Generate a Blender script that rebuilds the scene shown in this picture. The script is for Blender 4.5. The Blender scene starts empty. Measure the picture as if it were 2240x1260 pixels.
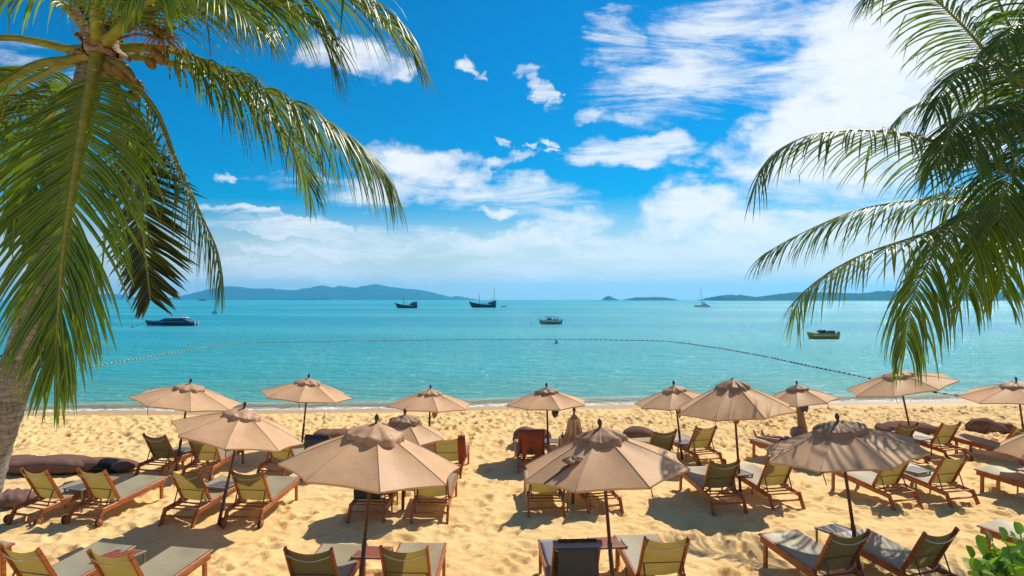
import bpy, math, random
import numpy as np
from mathutils import Vector, Matrix, Quaternion

# ------------------------------------------------------------------ camera, sky, sun, exposure
SC = bpy.context.scene
COL = SC.collection
FPX, CX, HOR, CAMH = 1500.0, 1120.0, 655.0, 4.0
cam_data = bpy.data.cameras.new('camera')
cam = bpy.data.objects.new('camera', cam_data)
COL.objects.link(cam)
cam_data.sensor_width = 36.0
cam_data.lens = 36.0 * FPX / 2240.0
cam_data.clip_start = 0.05
cam_data.clip_end = 60000
PITCH = math.atan((HOR - 630.0) / FPX)
cam.location = (0, 0, CAMH)
cam.rotation_euler = (math.radians(90) + PITCH, 0, 0)
SC.camera = cam

SUN_AZ, SUN_EL = math.radians(37), math.radians(46.5)
SUN_DIR = Vector((math.sin(SUN_AZ) * math.cos(SUN_EL), math.cos(SUN_AZ) * math.cos(SUN_EL), math.sin(SUN_EL)))
sun_data = bpy.data.lights.new('sun', 'SUN')
sun_data.energy = 5.0
sun_data.angle = math.radians(0.53)
sun_data.color = (1.0, 0.90, 0.75)
sun = bpy.data.objects.new('sun', sun_data)
sun.rotation_euler = (-SUN_DIR).to_track_quat('-Z', 'Y').to_euler()
sun.location = (20, 30, 40)
COL.objects.link(sun)

SC.view_settings.view_transform = 'Standard'
SC.view_settings.look = 'None'
SC.view_settings.exposure = 0.12
SC.view_settings.gamma = 1.0
SC.cycles.use_denoising = True
SC.cycles.max_bounces = 8
SC.cycles.volume_bounces = 1
SC.cycles.transparent_max_bounces = 12
SC.cycles.sample_clamp_indirect = 6
SC.cycles.caustics_reflective = False
SC.cycles.caustics_refractive = False


class NT:
    """small helper to write node graphs"""
    def __init__(self, tree):
        self.t = tree
        tree.nodes.clear()

    def n(self, kind, **kw):
        nd = self.t.nodes.new(kind)
        for k, v in kw.items():
            if k == 'ins':
                for key, val in v.items():
                    if isinstance(val, bpy.types.NodeSocket):
                        self.t.links.new(val, nd.inputs[key])
                    else:
                        nd.inputs[key].default_value = val
            else:
                setattr(nd, k, v)
        return nd

    def math(self, op, a, b=0.0, c=None, clamp=False):
        nd = self.n('ShaderNodeMath', operation=op, use_clamp=clamp)
        vals = [a, b] if c is None else [a, b, c]
        for i, v in enumerate(vals):
            if isinstance(v, bpy.types.NodeSocket):
                self.t.links.new(v, nd.inputs[i])
            else:
                nd.inputs[i].default_value = v
        return nd.outputs[0]

    def mix(self, fac, a, b, blend='MIX'):
        nd = self.n('ShaderNodeMix', data_type='RGBA', blend_type=blend)
        for i, v in ((0, fac), (6, a), (7, b)):
            if isinstance(v, bpy.types.NodeSocket):
                self.t.links.new(v, nd.inputs[i])
            else:
                nd.inputs[i].default_value = v if i == 0 else (tuple(v) + (1,))[:4]
        return nd.outputs[2]

    def ss(self, v, lo, hi, a=0.0, b=1.0):
        nd = self.n('ShaderNodeMapRange', interpolation_type='SMOOTHSTEP')
        self.t.links.new(v, nd.inputs[0])
        for i, x in enumerate((lo, hi, a, b)):
            nd.inputs[i + 1].default_value = x
        return nd.outputs[0]

    def noise(self, vec, scale, detail=4, rough=0.55, dist=0.0):
        nd = self.n('ShaderNodeTexNoise')
        if vec is not None:
            self.t.links.new(vec, nd.inputs['Vector'])
        nd.inputs['Scale'].default_value = scale
        nd.inputs['Detail'].default_value = detail
        nd.inputs['Roughness'].default_value = rough
        nd.inputs['Distortion'].default_value = dist
        return nd.outputs[0]

    def mapv(self, vec, scale=(1, 1, 1), rot=(0, 0, 0), loc=(0, 0, 0), kind='POINT'):
        nd = self.n('ShaderNodeMapping', vector_type=kind)
        self.t.links.new(vec, nd.inputs[0])
        nd.inputs['Location'].default_value = loc
        nd.inputs['Rotation'].default_value = rot
        nd.inputs['Scale'].default_value = scale
        return nd.outputs[0]


world = bpy.data.worlds.new("World")
SC.world = world
world.use_nodes = True
W = NT(world.node_tree)
sky = W.n('ShaderNodeTexSky', sky_type='NISHITA', sun_disc=False, sun_elevation=SUN_EL,
          sun_rotation=SUN_AZ, altitude=0, air_density=1.0, dust_density=0.6, ozone_density=3.5)
tc = W.n('ShaderNodeTexCoord')
sep = W.n('ShaderNodeSeparateXYZ', ins={0: tc.outputs['Generated']})
ymax = W.math('MAXIMUM', sep.outputs[1], 0.08)
u = W.math('DIVIDE', sep.outputs[0], ymax)
v = W.math('DIVIDE', sep.outputs[2], ymax)
uv = W.n('ShaderNodeCombineXYZ', ins={0: u, 1: v}).outputs[0]
# real blue air, a little richer towards the zenith
SKY_SAT = W.ss(sep.outputs[2], 0.02, 0.24, 1.3, 2.6)
SKY_VAL = W.ss(sep.outputs[2], 0.0, 0.42, 0.95, 0.95)
skyc = W.n('ShaderNodeHueSaturation', ins={'Color': sky.outputs[0], 'Saturation': SKY_SAT, 'Value': SKY_VAL, 'Hue': 0.497}).outputs[0]

nb1 = W.noise(W.mapv(uv, (1.0, 1.7, 1)), 7.0, 10, 0.62, 0.25)
nb2 = W.noise(W.mapv(uv, (1.0, 5.5, 1), rot=(0, 0, math.radians(4)), loc=(3.1, 0.7, 0)), 4.2, 10, 0.66, 0.6)
nb3 = W.noise(W.mapv(uv, (1, 2.3, 1), loc=(7, 2, 0)), 22.0, 6, 0.6, 0.3)


def warp(vec, scale, amp):
    nd = W.n('ShaderNodeTexNoise', ins={'Vector': vec, 'Scale': scale, 'Detail': 5, 'Roughness': 0.62})
    o = W.n('ShaderNodeVectorMath', operation='SUBTRACT', ins={0: nd.outputs['Color'], 1: (0.5, 0.5, 0.5)})
    o = W.n('ShaderNodeVectorMath', operation='MULTIPLY', ins={0: o.outputs[0], 1: (amp * 1.5, amp, 0)})
    return W.n('ShaderNodeVectorMath', operation='ADD', ins={0: vec, 1: o.outputs[0]}).outputs[0]


uvw = warp(warp(uv, 5.0, 0.10), 22.0, 0.045)


def blobs(lst):
    tot = None
    for (px, py, rx, ry, rot, wt) in lst:
        m = W.mapv(uvw, scale=(rx / FPX, ry / FPX, 1), rot=(0, 0, math.radians(rot)),
                   loc=((px - CX) / FPX, (HOR - py) / FPX, 0), kind='TEXTURE')
        ln = W.n('ShaderNodeVectorMath', operation='LENGTH', ins={0: m}).outputs['Value']
        b = W.ss(ln, 1.35, 0.35, 0.0, wt)
        tot = b if tot is None else W.math('MAXIMUM', tot, b)
    return tot


dense = blobs([(1480, 468, 150, 62, 14, 1.05), (1640, 505, 210, 46, 0, .95), (1235, 490, 170, 42, 14, .9),
               (1180, 520, 300, 22, 3, .75),
               (930, 378, 170, 50, -8, 1.0), (1060, 372, 70, 16, 6, .8), (1138, 349, 56, 17, 14, .8), (780, 112, 125, 64, -8, 1.05), (872, 138, 46, 44, 0, 1.0),
               (690, 110, 60, 40, 0, .75), (1012, 133, 30, 22, 0, .85), (1045, 146, 26, 13, -10, .7),
               (1980, 150, 300, 210, 38, 1.15), (1780, 270, 250, 130, 34, 1.1), (2120, 60, 300, 230, 30, 1.1),
               (1960, 340, 400, 90, 4, 1.0), (1640, 340, 130, 62, 14, .9), (1285, 248, 46, 26, 10, .8), (1085, 455, 56, 17, 0, .95),
                (487, 387, 30, 15, 0, .85), (1100, 322, 26, 10, 0, .85),
               (1205, 318, 26, 9, -12, .85), (1215, 335, 22, 8, 0, .8), (1160, 322, 20, 7, 0, .8), (1170, 610, 20, 7, 0, .75),
               (1120, 640 - 40, 12, 5, 0, .6)])
thin = blobs([(1400, 335, 190, 48, 0, 1.0), (1345, 80, 120, 90, -30, .85), (1385, 250, 90, 22, -4, .8), (740, 500, 420, 40, -4, .85),
              (1250, 540, 900, 50, 0, .9), (1560, 110, 330, 190, 30, .85), (1050, 430, 380, 60, -3, .8), (1190, 190, 18, 56, 32, .72), (1160, 155, 30, 18, 10, .65),
              (620, 470, 300, 16, -6, .95), (760, 560, 360, 14, -4, .9), (700, 520, 300, 10, -5, .9), (1950, 180, 420, 330, 20, 1.0), (1200, 590, 1500, 40, 0, .8), (1900, 470, 320, 60, 0, 1.0), (1700, 430, 350, 60, 0, .8),
              (640, 395, 240, 26, 0, .5), (60, 140, 220, 90, -20, .5)])
d1 = W.math('ADD', dense, W.math('MULTIPLY', W.math('SUBTRACT', nb1, 0.5), 2.3))
d1 = W.math('ADD', d1, W.math('MULTIPLY', W.math('SUBTRACT', nb3, 0.5), 0.8))
d1 = W.math('MULTIPLY', W.ss(d1, 0.30, 1.22), W.ss(dense, 0.02, 0.3))
d2 = W.math('ADD', thin, W.math('MULTIPLY', W.math('SUBTRACT', nb2, 0.5), 2.6))
d2 = W.math('ADD', d2, W.math('MULTIPLY', W.math('SUBTRACT', nb3, 0.5), 0.25))
d2 = W.math('MULTIPLY', W.ss(d2, 0.42, 1.20, 0.0, 0.88), W.ss(thin, 0.02, 0.4))
dd = W.math('SUBTRACT', 1.0, W.math('MULTIPLY', W.math('SUBTRACT', 1.0, d1), W.math('SUBTRACT', 1.0, d2)))
cshade = W.ss(nb3, 0.35, 0.65, 0.86, 1.0)
ccol = W.mix(cshade, (6.6, 7.6, 8.6), (9.1, 9.3, 9.4))
front = W.ss(sep.outputs[1], 0.08, 0.2)
dd = W.math('MULTIPLY', dd, front)
# thin milky veil of cloud low over the sea
veil = W.math('MULTIPLY', W.ss(sep.outputs[2], 0.125, 0.005, 0.0, 0.95), W.ss(nb2, 0.2, 0.8, 0.75, 1.0))
base = W.mix(veil, skyc, (7.3, 7.9, 7.3))
final = W.mix(dd, base, ccol)
rear = W.math('MULTIPLY', W.ss(sep.outputs[1], 0.10, -0.25, 0.0, 0.42), W.ss(W.noise(tc.outputs['Generated'], 3.0, 6, .6), 0.40, 0.58))  # unseen warm cloud behind the camera, added to warm the fill light
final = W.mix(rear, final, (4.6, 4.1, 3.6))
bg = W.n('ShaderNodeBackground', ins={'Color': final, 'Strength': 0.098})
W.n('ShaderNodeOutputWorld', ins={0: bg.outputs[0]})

# ------------------------------------------------------------------ helpers
CM = cam.rotation_euler.to_matrix()


def ray(px, py):
    d = CM @ Vector(((px - CX) / FPX, -(py - 630.0) / FPX, -1.0))
    return d


def G(px, py, z=0.0):
    d = ray(px, py)
    t = (z - CAMH) / d.z
    return Vector((d.x * t, d.y * t, z))


def P(px, py, Y):
    d = ray(px, py)
    t = Y / d.y
    return Vector((d.x * t, Y, CAMH + d.z * t))


def project(p):
    q = CM.transposed() @ (Vector(p) - Vector((0, 0, CAMH)))
    return (CX + FPX * q.x / -q.z, 630.0 - FPX * q.y / -q.z)


def tag(o, label=None, cat=None, group=None, kind=None):
    if label: o['label'] = label
    if cat: o['category'] = cat
    if group: o['group'] = group
    if kind: o['kind'] = kind
    return o


def empty(name, loc, rot=(0, 0, 0)):
    o = bpy.data.objects.new(name, None)
    o.empty_display_size = 0.2
    o.location = loc
    o.rotation_euler = rot
    COL.objects.link(o)
    return o


def dup(root, loc=None, rot=None):
    def rec(o, par):
        c = o.copy()
        COL.objects.link(c)
        c.parent = par
        for ch in o.children:
            rec(ch, c)
        return c
    r = rec(root, None)
    if loc is not None: r.location = loc
    if rot is not None: r.rotation_euler = rot
    return r


class MB:
    """mesh builder"""
    def __init__(self):
        self.v, self.f, self.m, self.s = [], [], [], []
        self.mi = 0
        self.smooth = False

    def add(self, vs, fs):
        o = len(self.v)
        self.v += [tuple(p) for p in vs]
        for f in fs:
            self.f.append(tuple(i + o for i in f))
            self.m.append(self.mi)
            self.s.append(self.smooth)
        return self

    def box(self, c, s, R=None, ch=0.0):
        """box with optional chamfered long look (c centre, s size)"""
        hx, hy, hz = s[0] / 2, s[1] / 2, s[2] / 2
        vs = [Vector((x * hx, y * hy, z * hz)) for x in (-1, 1) for y in (-1, 1) for z in (-1, 1)]
        if R is not None:
            vs = [R @ p for p in vs]
        vs = [p + Vector(c) for p in vs]
        fs = [(0, 1, 3, 2), (4, 6, 7, 5), (0, 4, 5, 1), (2, 3, 7, 6), (0, 2, 6, 4), (1, 5, 7, 3)]
        return self.add(vs, fs)

    def beam(self, a, b, w, h, up=(0, 0, 1), ch=0.15):
        """beam a->b, cross-section w (side) x h (up) with chamfered edges"""
        a, b = Vector(a), Vector(b)
        t = (b - a).normalized()
        upv = Vector(up)
        sd = t.cross(upv)
        if sd.length < 1e-4:
            sd = t.cross(Vector((1, 0, 0)))
        sd.normalize()
        n = sd.cross(t).normalized()
        k = ch * min(w, h)
        prof = [(-w / 2 + k, -h / 2), (w / 2 - k, -h / 2), (w / 2, -h / 2 + k), (w / 2, h / 2 - k),
                (w / 2 - k, h / 2), (-w / 2 + k, h / 2), (-w / 2, h / 2 - k), (-w / 2, -h / 2 + k)]
        vs = [a + sd * x + n * y for x, y in prof] + [b + sd * x + n * y for x, y in prof]
        fs = [(i, (i + 1) % 8, 8 + (i + 1) % 8, 8 + i) for i in range(8)]
        fs += [tuple(range(7, -1, -1)), tuple(range(8, 16))]
        return self.add(vs, fs)

    def tube(self, pts, rad, n=8, cap=True):
        pts = [Vector(p) for p in pts]
        if not hasattr(rad, '__len__'):
            rad = [rad] * len(pts)
        sm = self.smooth
        self.smooth = True
        vs, prev = [], None
        for i, p in enumerate(pts):
            t = (pts[min(i + 1, len(pts) - 1)] - pts[max(i - 1, 0)]).normalized()
            if prev is None:
                ref = Vector((0, 0, 1)) if abs(t.z) < 0.9 else Vector((0, 1, 0))
                a = t.cross(ref).normalized()
            else:
                a = (prev - t * prev.dot(t)).normalized()
            prev = a
            b = t.cross(a)
            for k in range(n):
                an = 2 * math.pi * k / n
                vs.append(p + (a * math.cos(an) + b * math.sin(an)) * rad[i])
        fs = []
        for i in range(len(pts) - 1):
            for k in range(n):
                fs.append((i * n + k, i * n + (k + 1) % n, (i + 1) * n + (k + 1) % n, (i + 1) * n + k))
        if cap:
            fs.append(tuple(range(n - 1, -1, -1)))
            fs.append(tuple(range((len(pts) - 1) * n, len(pts) * n)))
        self.add(vs, fs)
        self.smooth = sm
        return self

    def lathe(self, prof, n=16, c=(0, 0, 0)):
        sm = self.smooth
        self.smooth = True
        vs = []
        for (r, z) in prof:
            for k in range(n):
                an = 2 * math.pi * k / n
                vs.append((c[0] + r * math.cos(an), c[1] + r * math.sin(an), c[2] + z))
        fs = []
        for i in range(len(prof) - 1):
            for k in range(n):
                fs.append((i * n + k, i * n + (k + 1) % n, (i + 1) * n + (k + 1) % n, (i + 1) * n + k))
        fs.append(tuple(range(n - 1, -1, -1)))
        fs.append(tuple(range((len(prof) - 1) * n, len(prof) * n)))
        self.add(vs, fs)
        self.smooth = sm
        return self

    def grid(self, fn, nu, nv, smooth=True, wrapu=False):
        sm = self.smooth
        self.smooth = smooth
        vs = [fn(i / nu, j / nv) for j in range(nv + 1) for i in range(nu + (0 if wrapu else 1))]
        w = nu if wrapu else nu + 1
        fs = []
        for j in range(nv):
            for i in range(nu):
                i2 = (i + 1) % w if wrapu else i + 1
                fs.append((j * w + i, j * w + i2, (j + 1) * w + i2, (j + 1) * w + i))
        self.add(vs, fs)
        self.smooth = sm
        return self

    def build(self, name, mats, parent=None, loc=None):
        me = bpy.data.meshes.new(name)
        me.from_pydata(self.v, [], self.f)
        if not isinstance(mats, (list, tuple)):
            mats = [mats]
        for m in mats:
            me.materials.append(m)
        me.polygons.foreach_set('material_index', self.m)
        me.polygons.foreach_set('use_smooth', self.s)
        me.update()
        o = bpy.data.objects.new(name, me)
        COL.objects.link(o)
        if parent is not None:
            o.parent = parent
        if loc is not None:
            o.location = loc
        return o


# ------------------------------------------------------------------ materials
def newmat(name):
    m = bpy.data.materials.new(name)
    m.use_nodes = True
    return m, NT(m.node_tree)


def pbr(name, c1, c2=None, rough=0.6, scale=6.0, vscale=(1, 1, 1), bump=0.0, bscale=40, metal=0.0, spec=0.5,
        detail=5, dist=0.3, coat=0.0, lo=0.35, hi=0.65):
    m, t = newmat(name)
    tcn = t.n('ShaderNodeTexCoord')
    vec = t.mapv(tcn.outputs['Object'], vscale)
    f = t.ss(t.noise(vec, scale, detail, 0.6, dist), lo, hi)
    col = t.mix(f, c1, c2 or tuple(x * 0.75 for x in c1))
    b = t.n('ShaderNodeBsdfPrincipled', ins={'Base Color': col, 'Roughness': rough, 'Metallic': metal,
                                             'Specular IOR Level': spec, 'Coat Weight': coat})
    if bump:
        nz = t.noise(vec, bscale, 4, 0.6)
        bp = t.n('ShaderNodeBump', ins={'Strength': bump, 'Distance': 0.01, 'Height': nz})
        t.t.links.new(bp.outputs[0], b.inputs['Normal'])
    t.n('ShaderNodeOutputMaterial', ins={0: b.outputs[0]})
    return m


def cloth(name, dif, tra, tfac=0.35, rough=0.8, c2=None, scale=5, weave=900, bump=0.15, sheen=0.06):
    """woven fabric that lets some sun through"""
    m, t = newmat(name)
    tcn = t.n('ShaderNodeTexCoord')
    ob = tcn.outputs['Object']
    f = t.ss(t.noise(ob, scale, 6, 0.6, 0.3), 0.3, 0.7)
    col = t.mix(f, dif, c2 or tuple(x * 0.82 for x in dif))
    trc = t.mix(f, tra, tuple(x * 0.85 for x in tra))
    oi = t.n('ShaderNodeObjectInfo')
    stain = t.ss(t.noise(ob, 1.3, 7, .7, 1.2), 0.55, 0.72, 0, 0.22)
    fade = t.ss(oi.outputs['Random'], 0, 1, 0.0, 0.20)
    col = t.mix(fade, col, tuple(x * 0.55 + 0.06 for x in dif))
    col = t.mix(stain, col, tuple(x * 0.6 for x in dif))
    bp = t.n('ShaderNodeBump', ins={'Strength': bump, 'Distance': 0.008, 'Height': t.noise(ob, 9, 5, .6, .8)})
    d = t.n('ShaderNodeBsdfDiffuse', ins={'Color': col, 'Normal': bp.outputs[0]})
    r = t.n('ShaderNodeBsdfTranslucent', ins={'Color': trc, 'Normal': bp.outputs[0]})
    mx = t.n('ShaderNodeMixShader', ins={0: tfac, 1: d.outputs[0], 2: r.outputs[0]})
    gl = t.n('ShaderNodeBsdfGlossy', ins={'Color': (1, 1, 1, 1), 'Roughness': 0.45, 'Normal': bp.outputs[0]})
    mx2 = t.n('ShaderNodeMixShader', ins={0: sheen, 1: mx.outputs[0], 2: gl.outputs[0]})
    t.n('ShaderNodeOutputMaterial', ins={0: mx2.outputs[0]})
    return m


M_wood = pbr('teak', (0.50, 0.15, 0.03), (0.26, 0.068, 0.018), rough=0.42, scale=3, vscale=(14, 2, 14), bump=0.2, bscale=12)
M_wood_top = pbr('red_slat_wood', (0.42, 0.12, 0.05), (0.26, 0.07, 0.03), rough=0.5, scale=4, vscale=(3, 14, 3), bump=0.2)
M_wood_grey = pbr('weathered_slats', (0.22, 0.19, 0.18), (0.12, 0.10, 0.10), rough=0.5, scale=4, vscale=(3, 14, 3), bump=0.2)
M_pole = pbr('pole_wood', (0.16, 0.055, 0.022), (0.08, 0.03, 0.014), rough=0.45, scale=3, vscale=(20, 20, 1.5), bump=0.2)
M_steel = pbr('steel', (0.62, 0.62, 0.62), (0.5, 0.5, 0.5), rough=0.28, metal=0.9)
M_frame_tan = pbr('tan_metal', (0.30, 0.22, 0.13), (0.22, 0.16, 0.10), rough=0.5)
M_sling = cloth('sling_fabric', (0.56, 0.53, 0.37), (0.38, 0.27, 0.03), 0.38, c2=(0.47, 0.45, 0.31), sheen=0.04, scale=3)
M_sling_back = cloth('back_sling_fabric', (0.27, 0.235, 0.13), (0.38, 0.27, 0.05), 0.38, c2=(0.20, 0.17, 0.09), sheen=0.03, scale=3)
M_canopy = cloth('canopy_fabric', (0.79, 0.50, 0.285), (0.70, 0.38, 0.19), 0.12, c2=(0.66, 0.41, 0.23), scale=2.2, bump=0.6, sheen=0.012)
M_vent = cloth('vent_fabric', (0.46, 0.28, 0.165), (0.40, 0.23, 0.12), 0.12, c2=(0.34, 0.205, 0.12), scale=6, bump=0.5, sheen=0.02)
M_vent_fresh = cloth('vent_fabric_pale', (0.68, 0.42, 0.24), (0.55, 0.32, 0.16), 0.16, scale=6, bump=0.5, sheen=0.02)
M_rib = pbr('rib_metal', (0.12, 0.08, 0.05), rough=0.5)
M_finial = pbr('finial_wood', (0.10, 0.045, 0.03), (0.06, 0.03, 0.02), rough=0.5)
M_cushion = cloth('cushion_brown', (0.21, 0.125, 0.095), (0.1, 0.05, 0.04), 0.03, c2=(0.165, 0.095, 0.075), sheen=0.0, bump=.4)
M_cushion_blk = cloth('cushion_black', (0.018, 0.022, 0.026), (0.01, 0.01, 0.01), 0.02, sheen=0.0)
M_navy = cloth('navy_towel', (0.012, 0.022, 0.035), (0.01, 0.02, 0.03), 0.05, bump=.5, sheen=0.02)
M_greentowel = cloth('dark_green_towel', (0.010, 0.035, 0.03), (0.01, 0.02, 0.03), 0.05, bump=.5, sheen=0.02)
M_orange = cloth('orange_towel', (0.50, 0.11, 0.02), (0.6, 0.13, 0.02), 0.3, c2=(0.36, 0.07, 0.015), bump=.6, sheen=0.02)
M_blue = cloth('blue_cloth', (0.01, 0.08, 0.42), (0.01, 0.08, 0.4), 0.2, bump=.5)
M_black = cloth('black_cloth', (0.012, 0.014, 0.02), (0.01, 0.01, 0.01), 0.05, bump=.5)
M_bluegrey = cloth('grey_blue_mat', (0.20, 0.22, 0.27), (0.1, 0.1, 0.15), 0.08, bump=.4)
M_stripe = pbr('grey_towel', (0.32, 0.30, 0.30), (0.12, 0.11, 0.12), rough=0.8, scale=2, vscale=(1, 30, 1))
M_rubber = pbr('tyre_rubber', (0.03, 0.028, 0.026), rough=0.8)
M_skin = pbr('skin', (0.50, 0.26, 0.16), (0.42, 0.20, 0.12), rough=0.5, scale=3)
M_hair = pbr('hair', (0.03, 0.02, 0.015), rough=0.6, bump=.5)
M_bottle = pbr('bottle_glass', (0.03, 0.014, 0.01), rough=0.12)


def leafmat(name, c1, c2, tra, tfac=0.35, gloss=0.16, tips=(0.30, 0.22, 0.06), ribk=0.0):
    m, t = newmat(name)
    tcn = t.n('ShaderNodeTexCoord')
    ob = tcn.outputs['Object']
    at = t.n('ShaderNodeAttribute', attribute_name='leafv')
    sepx = t.n('ShaderNodeSeparateXYZ', ins={0: at.outputs['Vector']})
    rnd, along = sepx.outputs[0], sepx.outputs[1]
    rib = t.math('MULTIPLY', t.ss(sepx.outputs[2], 0.45, 0.95), ribk)
    col = t.mix(rnd, c1, c2)
    trc = t.mix(rnd, tra, tuple(x * 0.65 for x in tra))
    dry = t.math('MULTIPLY', t.ss(along, 0.80, 1.0), t.ss(rnd, 0.45, 0.95))
    col = t.mix(dry, col, tips)
    trc = t.mix(dry, trc, (0.4, 0.28, 0.05))
    col = t.mix(rib, col, (0.34, 0.46, 0.04))
    trc = t.mix(rib, trc, (0.55, 0.68, 0.03))
    d = t.n('ShaderNodeBsdfDiffuse', ins={'Color': col})
    r = t.n('ShaderNodeBsdfTranslucent', ins={'Color': trc})
    mx = t.n('ShaderNodeMixShader', ins={0: tfac, 1: d.outputs[0], 2: r.outputs[0]})
    fr = t.n('ShaderNodeFresnel', ins={'IOR': 1.45})
    fac = t.math('MINIMUM', t.math('MULTIPLY_ADD', fr.outputs[0], 0.30, gloss * 0.10), 0.09)
    gl = t.n('ShaderNodeBsdfGlossy', ins={'Color': (1, 1, 1, 1), 'Roughness': 0.36})
    mx2 = t.n('ShaderNodeMixShader', ins={0: fac, 1: mx.outputs[0], 2: gl.outputs[0]})
    t.n('ShaderNodeOutputMaterial', ins={0: mx2.outputs[0]})
    return m


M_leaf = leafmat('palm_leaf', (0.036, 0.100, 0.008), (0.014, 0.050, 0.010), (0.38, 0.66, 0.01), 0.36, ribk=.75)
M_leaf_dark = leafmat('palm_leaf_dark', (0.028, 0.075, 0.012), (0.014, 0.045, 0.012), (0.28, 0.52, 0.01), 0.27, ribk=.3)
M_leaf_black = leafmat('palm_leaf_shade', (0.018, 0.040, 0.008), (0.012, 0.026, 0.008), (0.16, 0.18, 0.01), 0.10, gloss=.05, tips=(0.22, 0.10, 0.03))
M_rachis = pbr('palm_rachis', (0.30, 0.32, 0.04), (0.20, 0.20, 0.035), rough=0.4, scale=8, vscale=(1, 1, 6))
M_bushleaf = leafmat('shrub_leaf', (0.10, 0.28, 0.02), (0.035, 0.15, 0.015), (0.45, 0.75, 0.02), 0.40, tips=(0.06, 0.2, 0.02))
M_bushstem = pbr('shrub_stem', (0.12, 0.14, 0.04), rough=0.7)
M_fibre = pbr('palm_fibre', (0.46, 0.36, 0.28), (0.14, 0.07, 0.035), rough=0.9, scale=9, vscale=(1, 1, 4), bump=.6)
M_flower = pbr('palm_flower', (0.50, 0.22, 0.06), (0.30, 0.12, 0.04), rough=0.8, scale=20)
M_coconut = pbr('coconut_husk', (0.20, 0.17, 0.03), (0.18, 0.10, 0.03), rough=0.5, scale=5)
M_spathe = pbr('palm_spathe', (0.24, 0.17, 0.06), (0.15, 0.09, 0.04), rough=0.6, scale=6, vscale=(1, 1, 5))
# ------------------------------------------------------------------ setting: sand, sea, islands
SEA_Z = -0.12


def shore_y(x):
    return 26.45 + 0.085 * x + 0.20 * np.sin(x * 0.33 + 0.8) + 0.12 * np.sin(x * 0.9 + 2.0)


def vnoise(x, y, scale, seed):
    rs = np.random.RandomState(seed)
    tab = rs.rand(256, 256).astype(np.float32)
    xs, ys = x / scale + 1000, y / scale + 1000
    xi, yi = np.floor(xs).astype(int), np.floor(ys).astype(int)
    fx, fy = xs - xi, ys - yi
    fx, fy = fx * fx * (3 - 2 * fx), fy * fy * (3 - 2 * fy)
    g = lambda a, b: tab[a & 255, b & 255]
    return ((g(xi, yi) * (1 - fx) + g(xi + 1, yi) * fx) * (1 - fy) +
            (g(xi, yi + 1) * (1 - fx) + g(xi + 1, yi + 1) * fx) * fy) - 0.5


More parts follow.
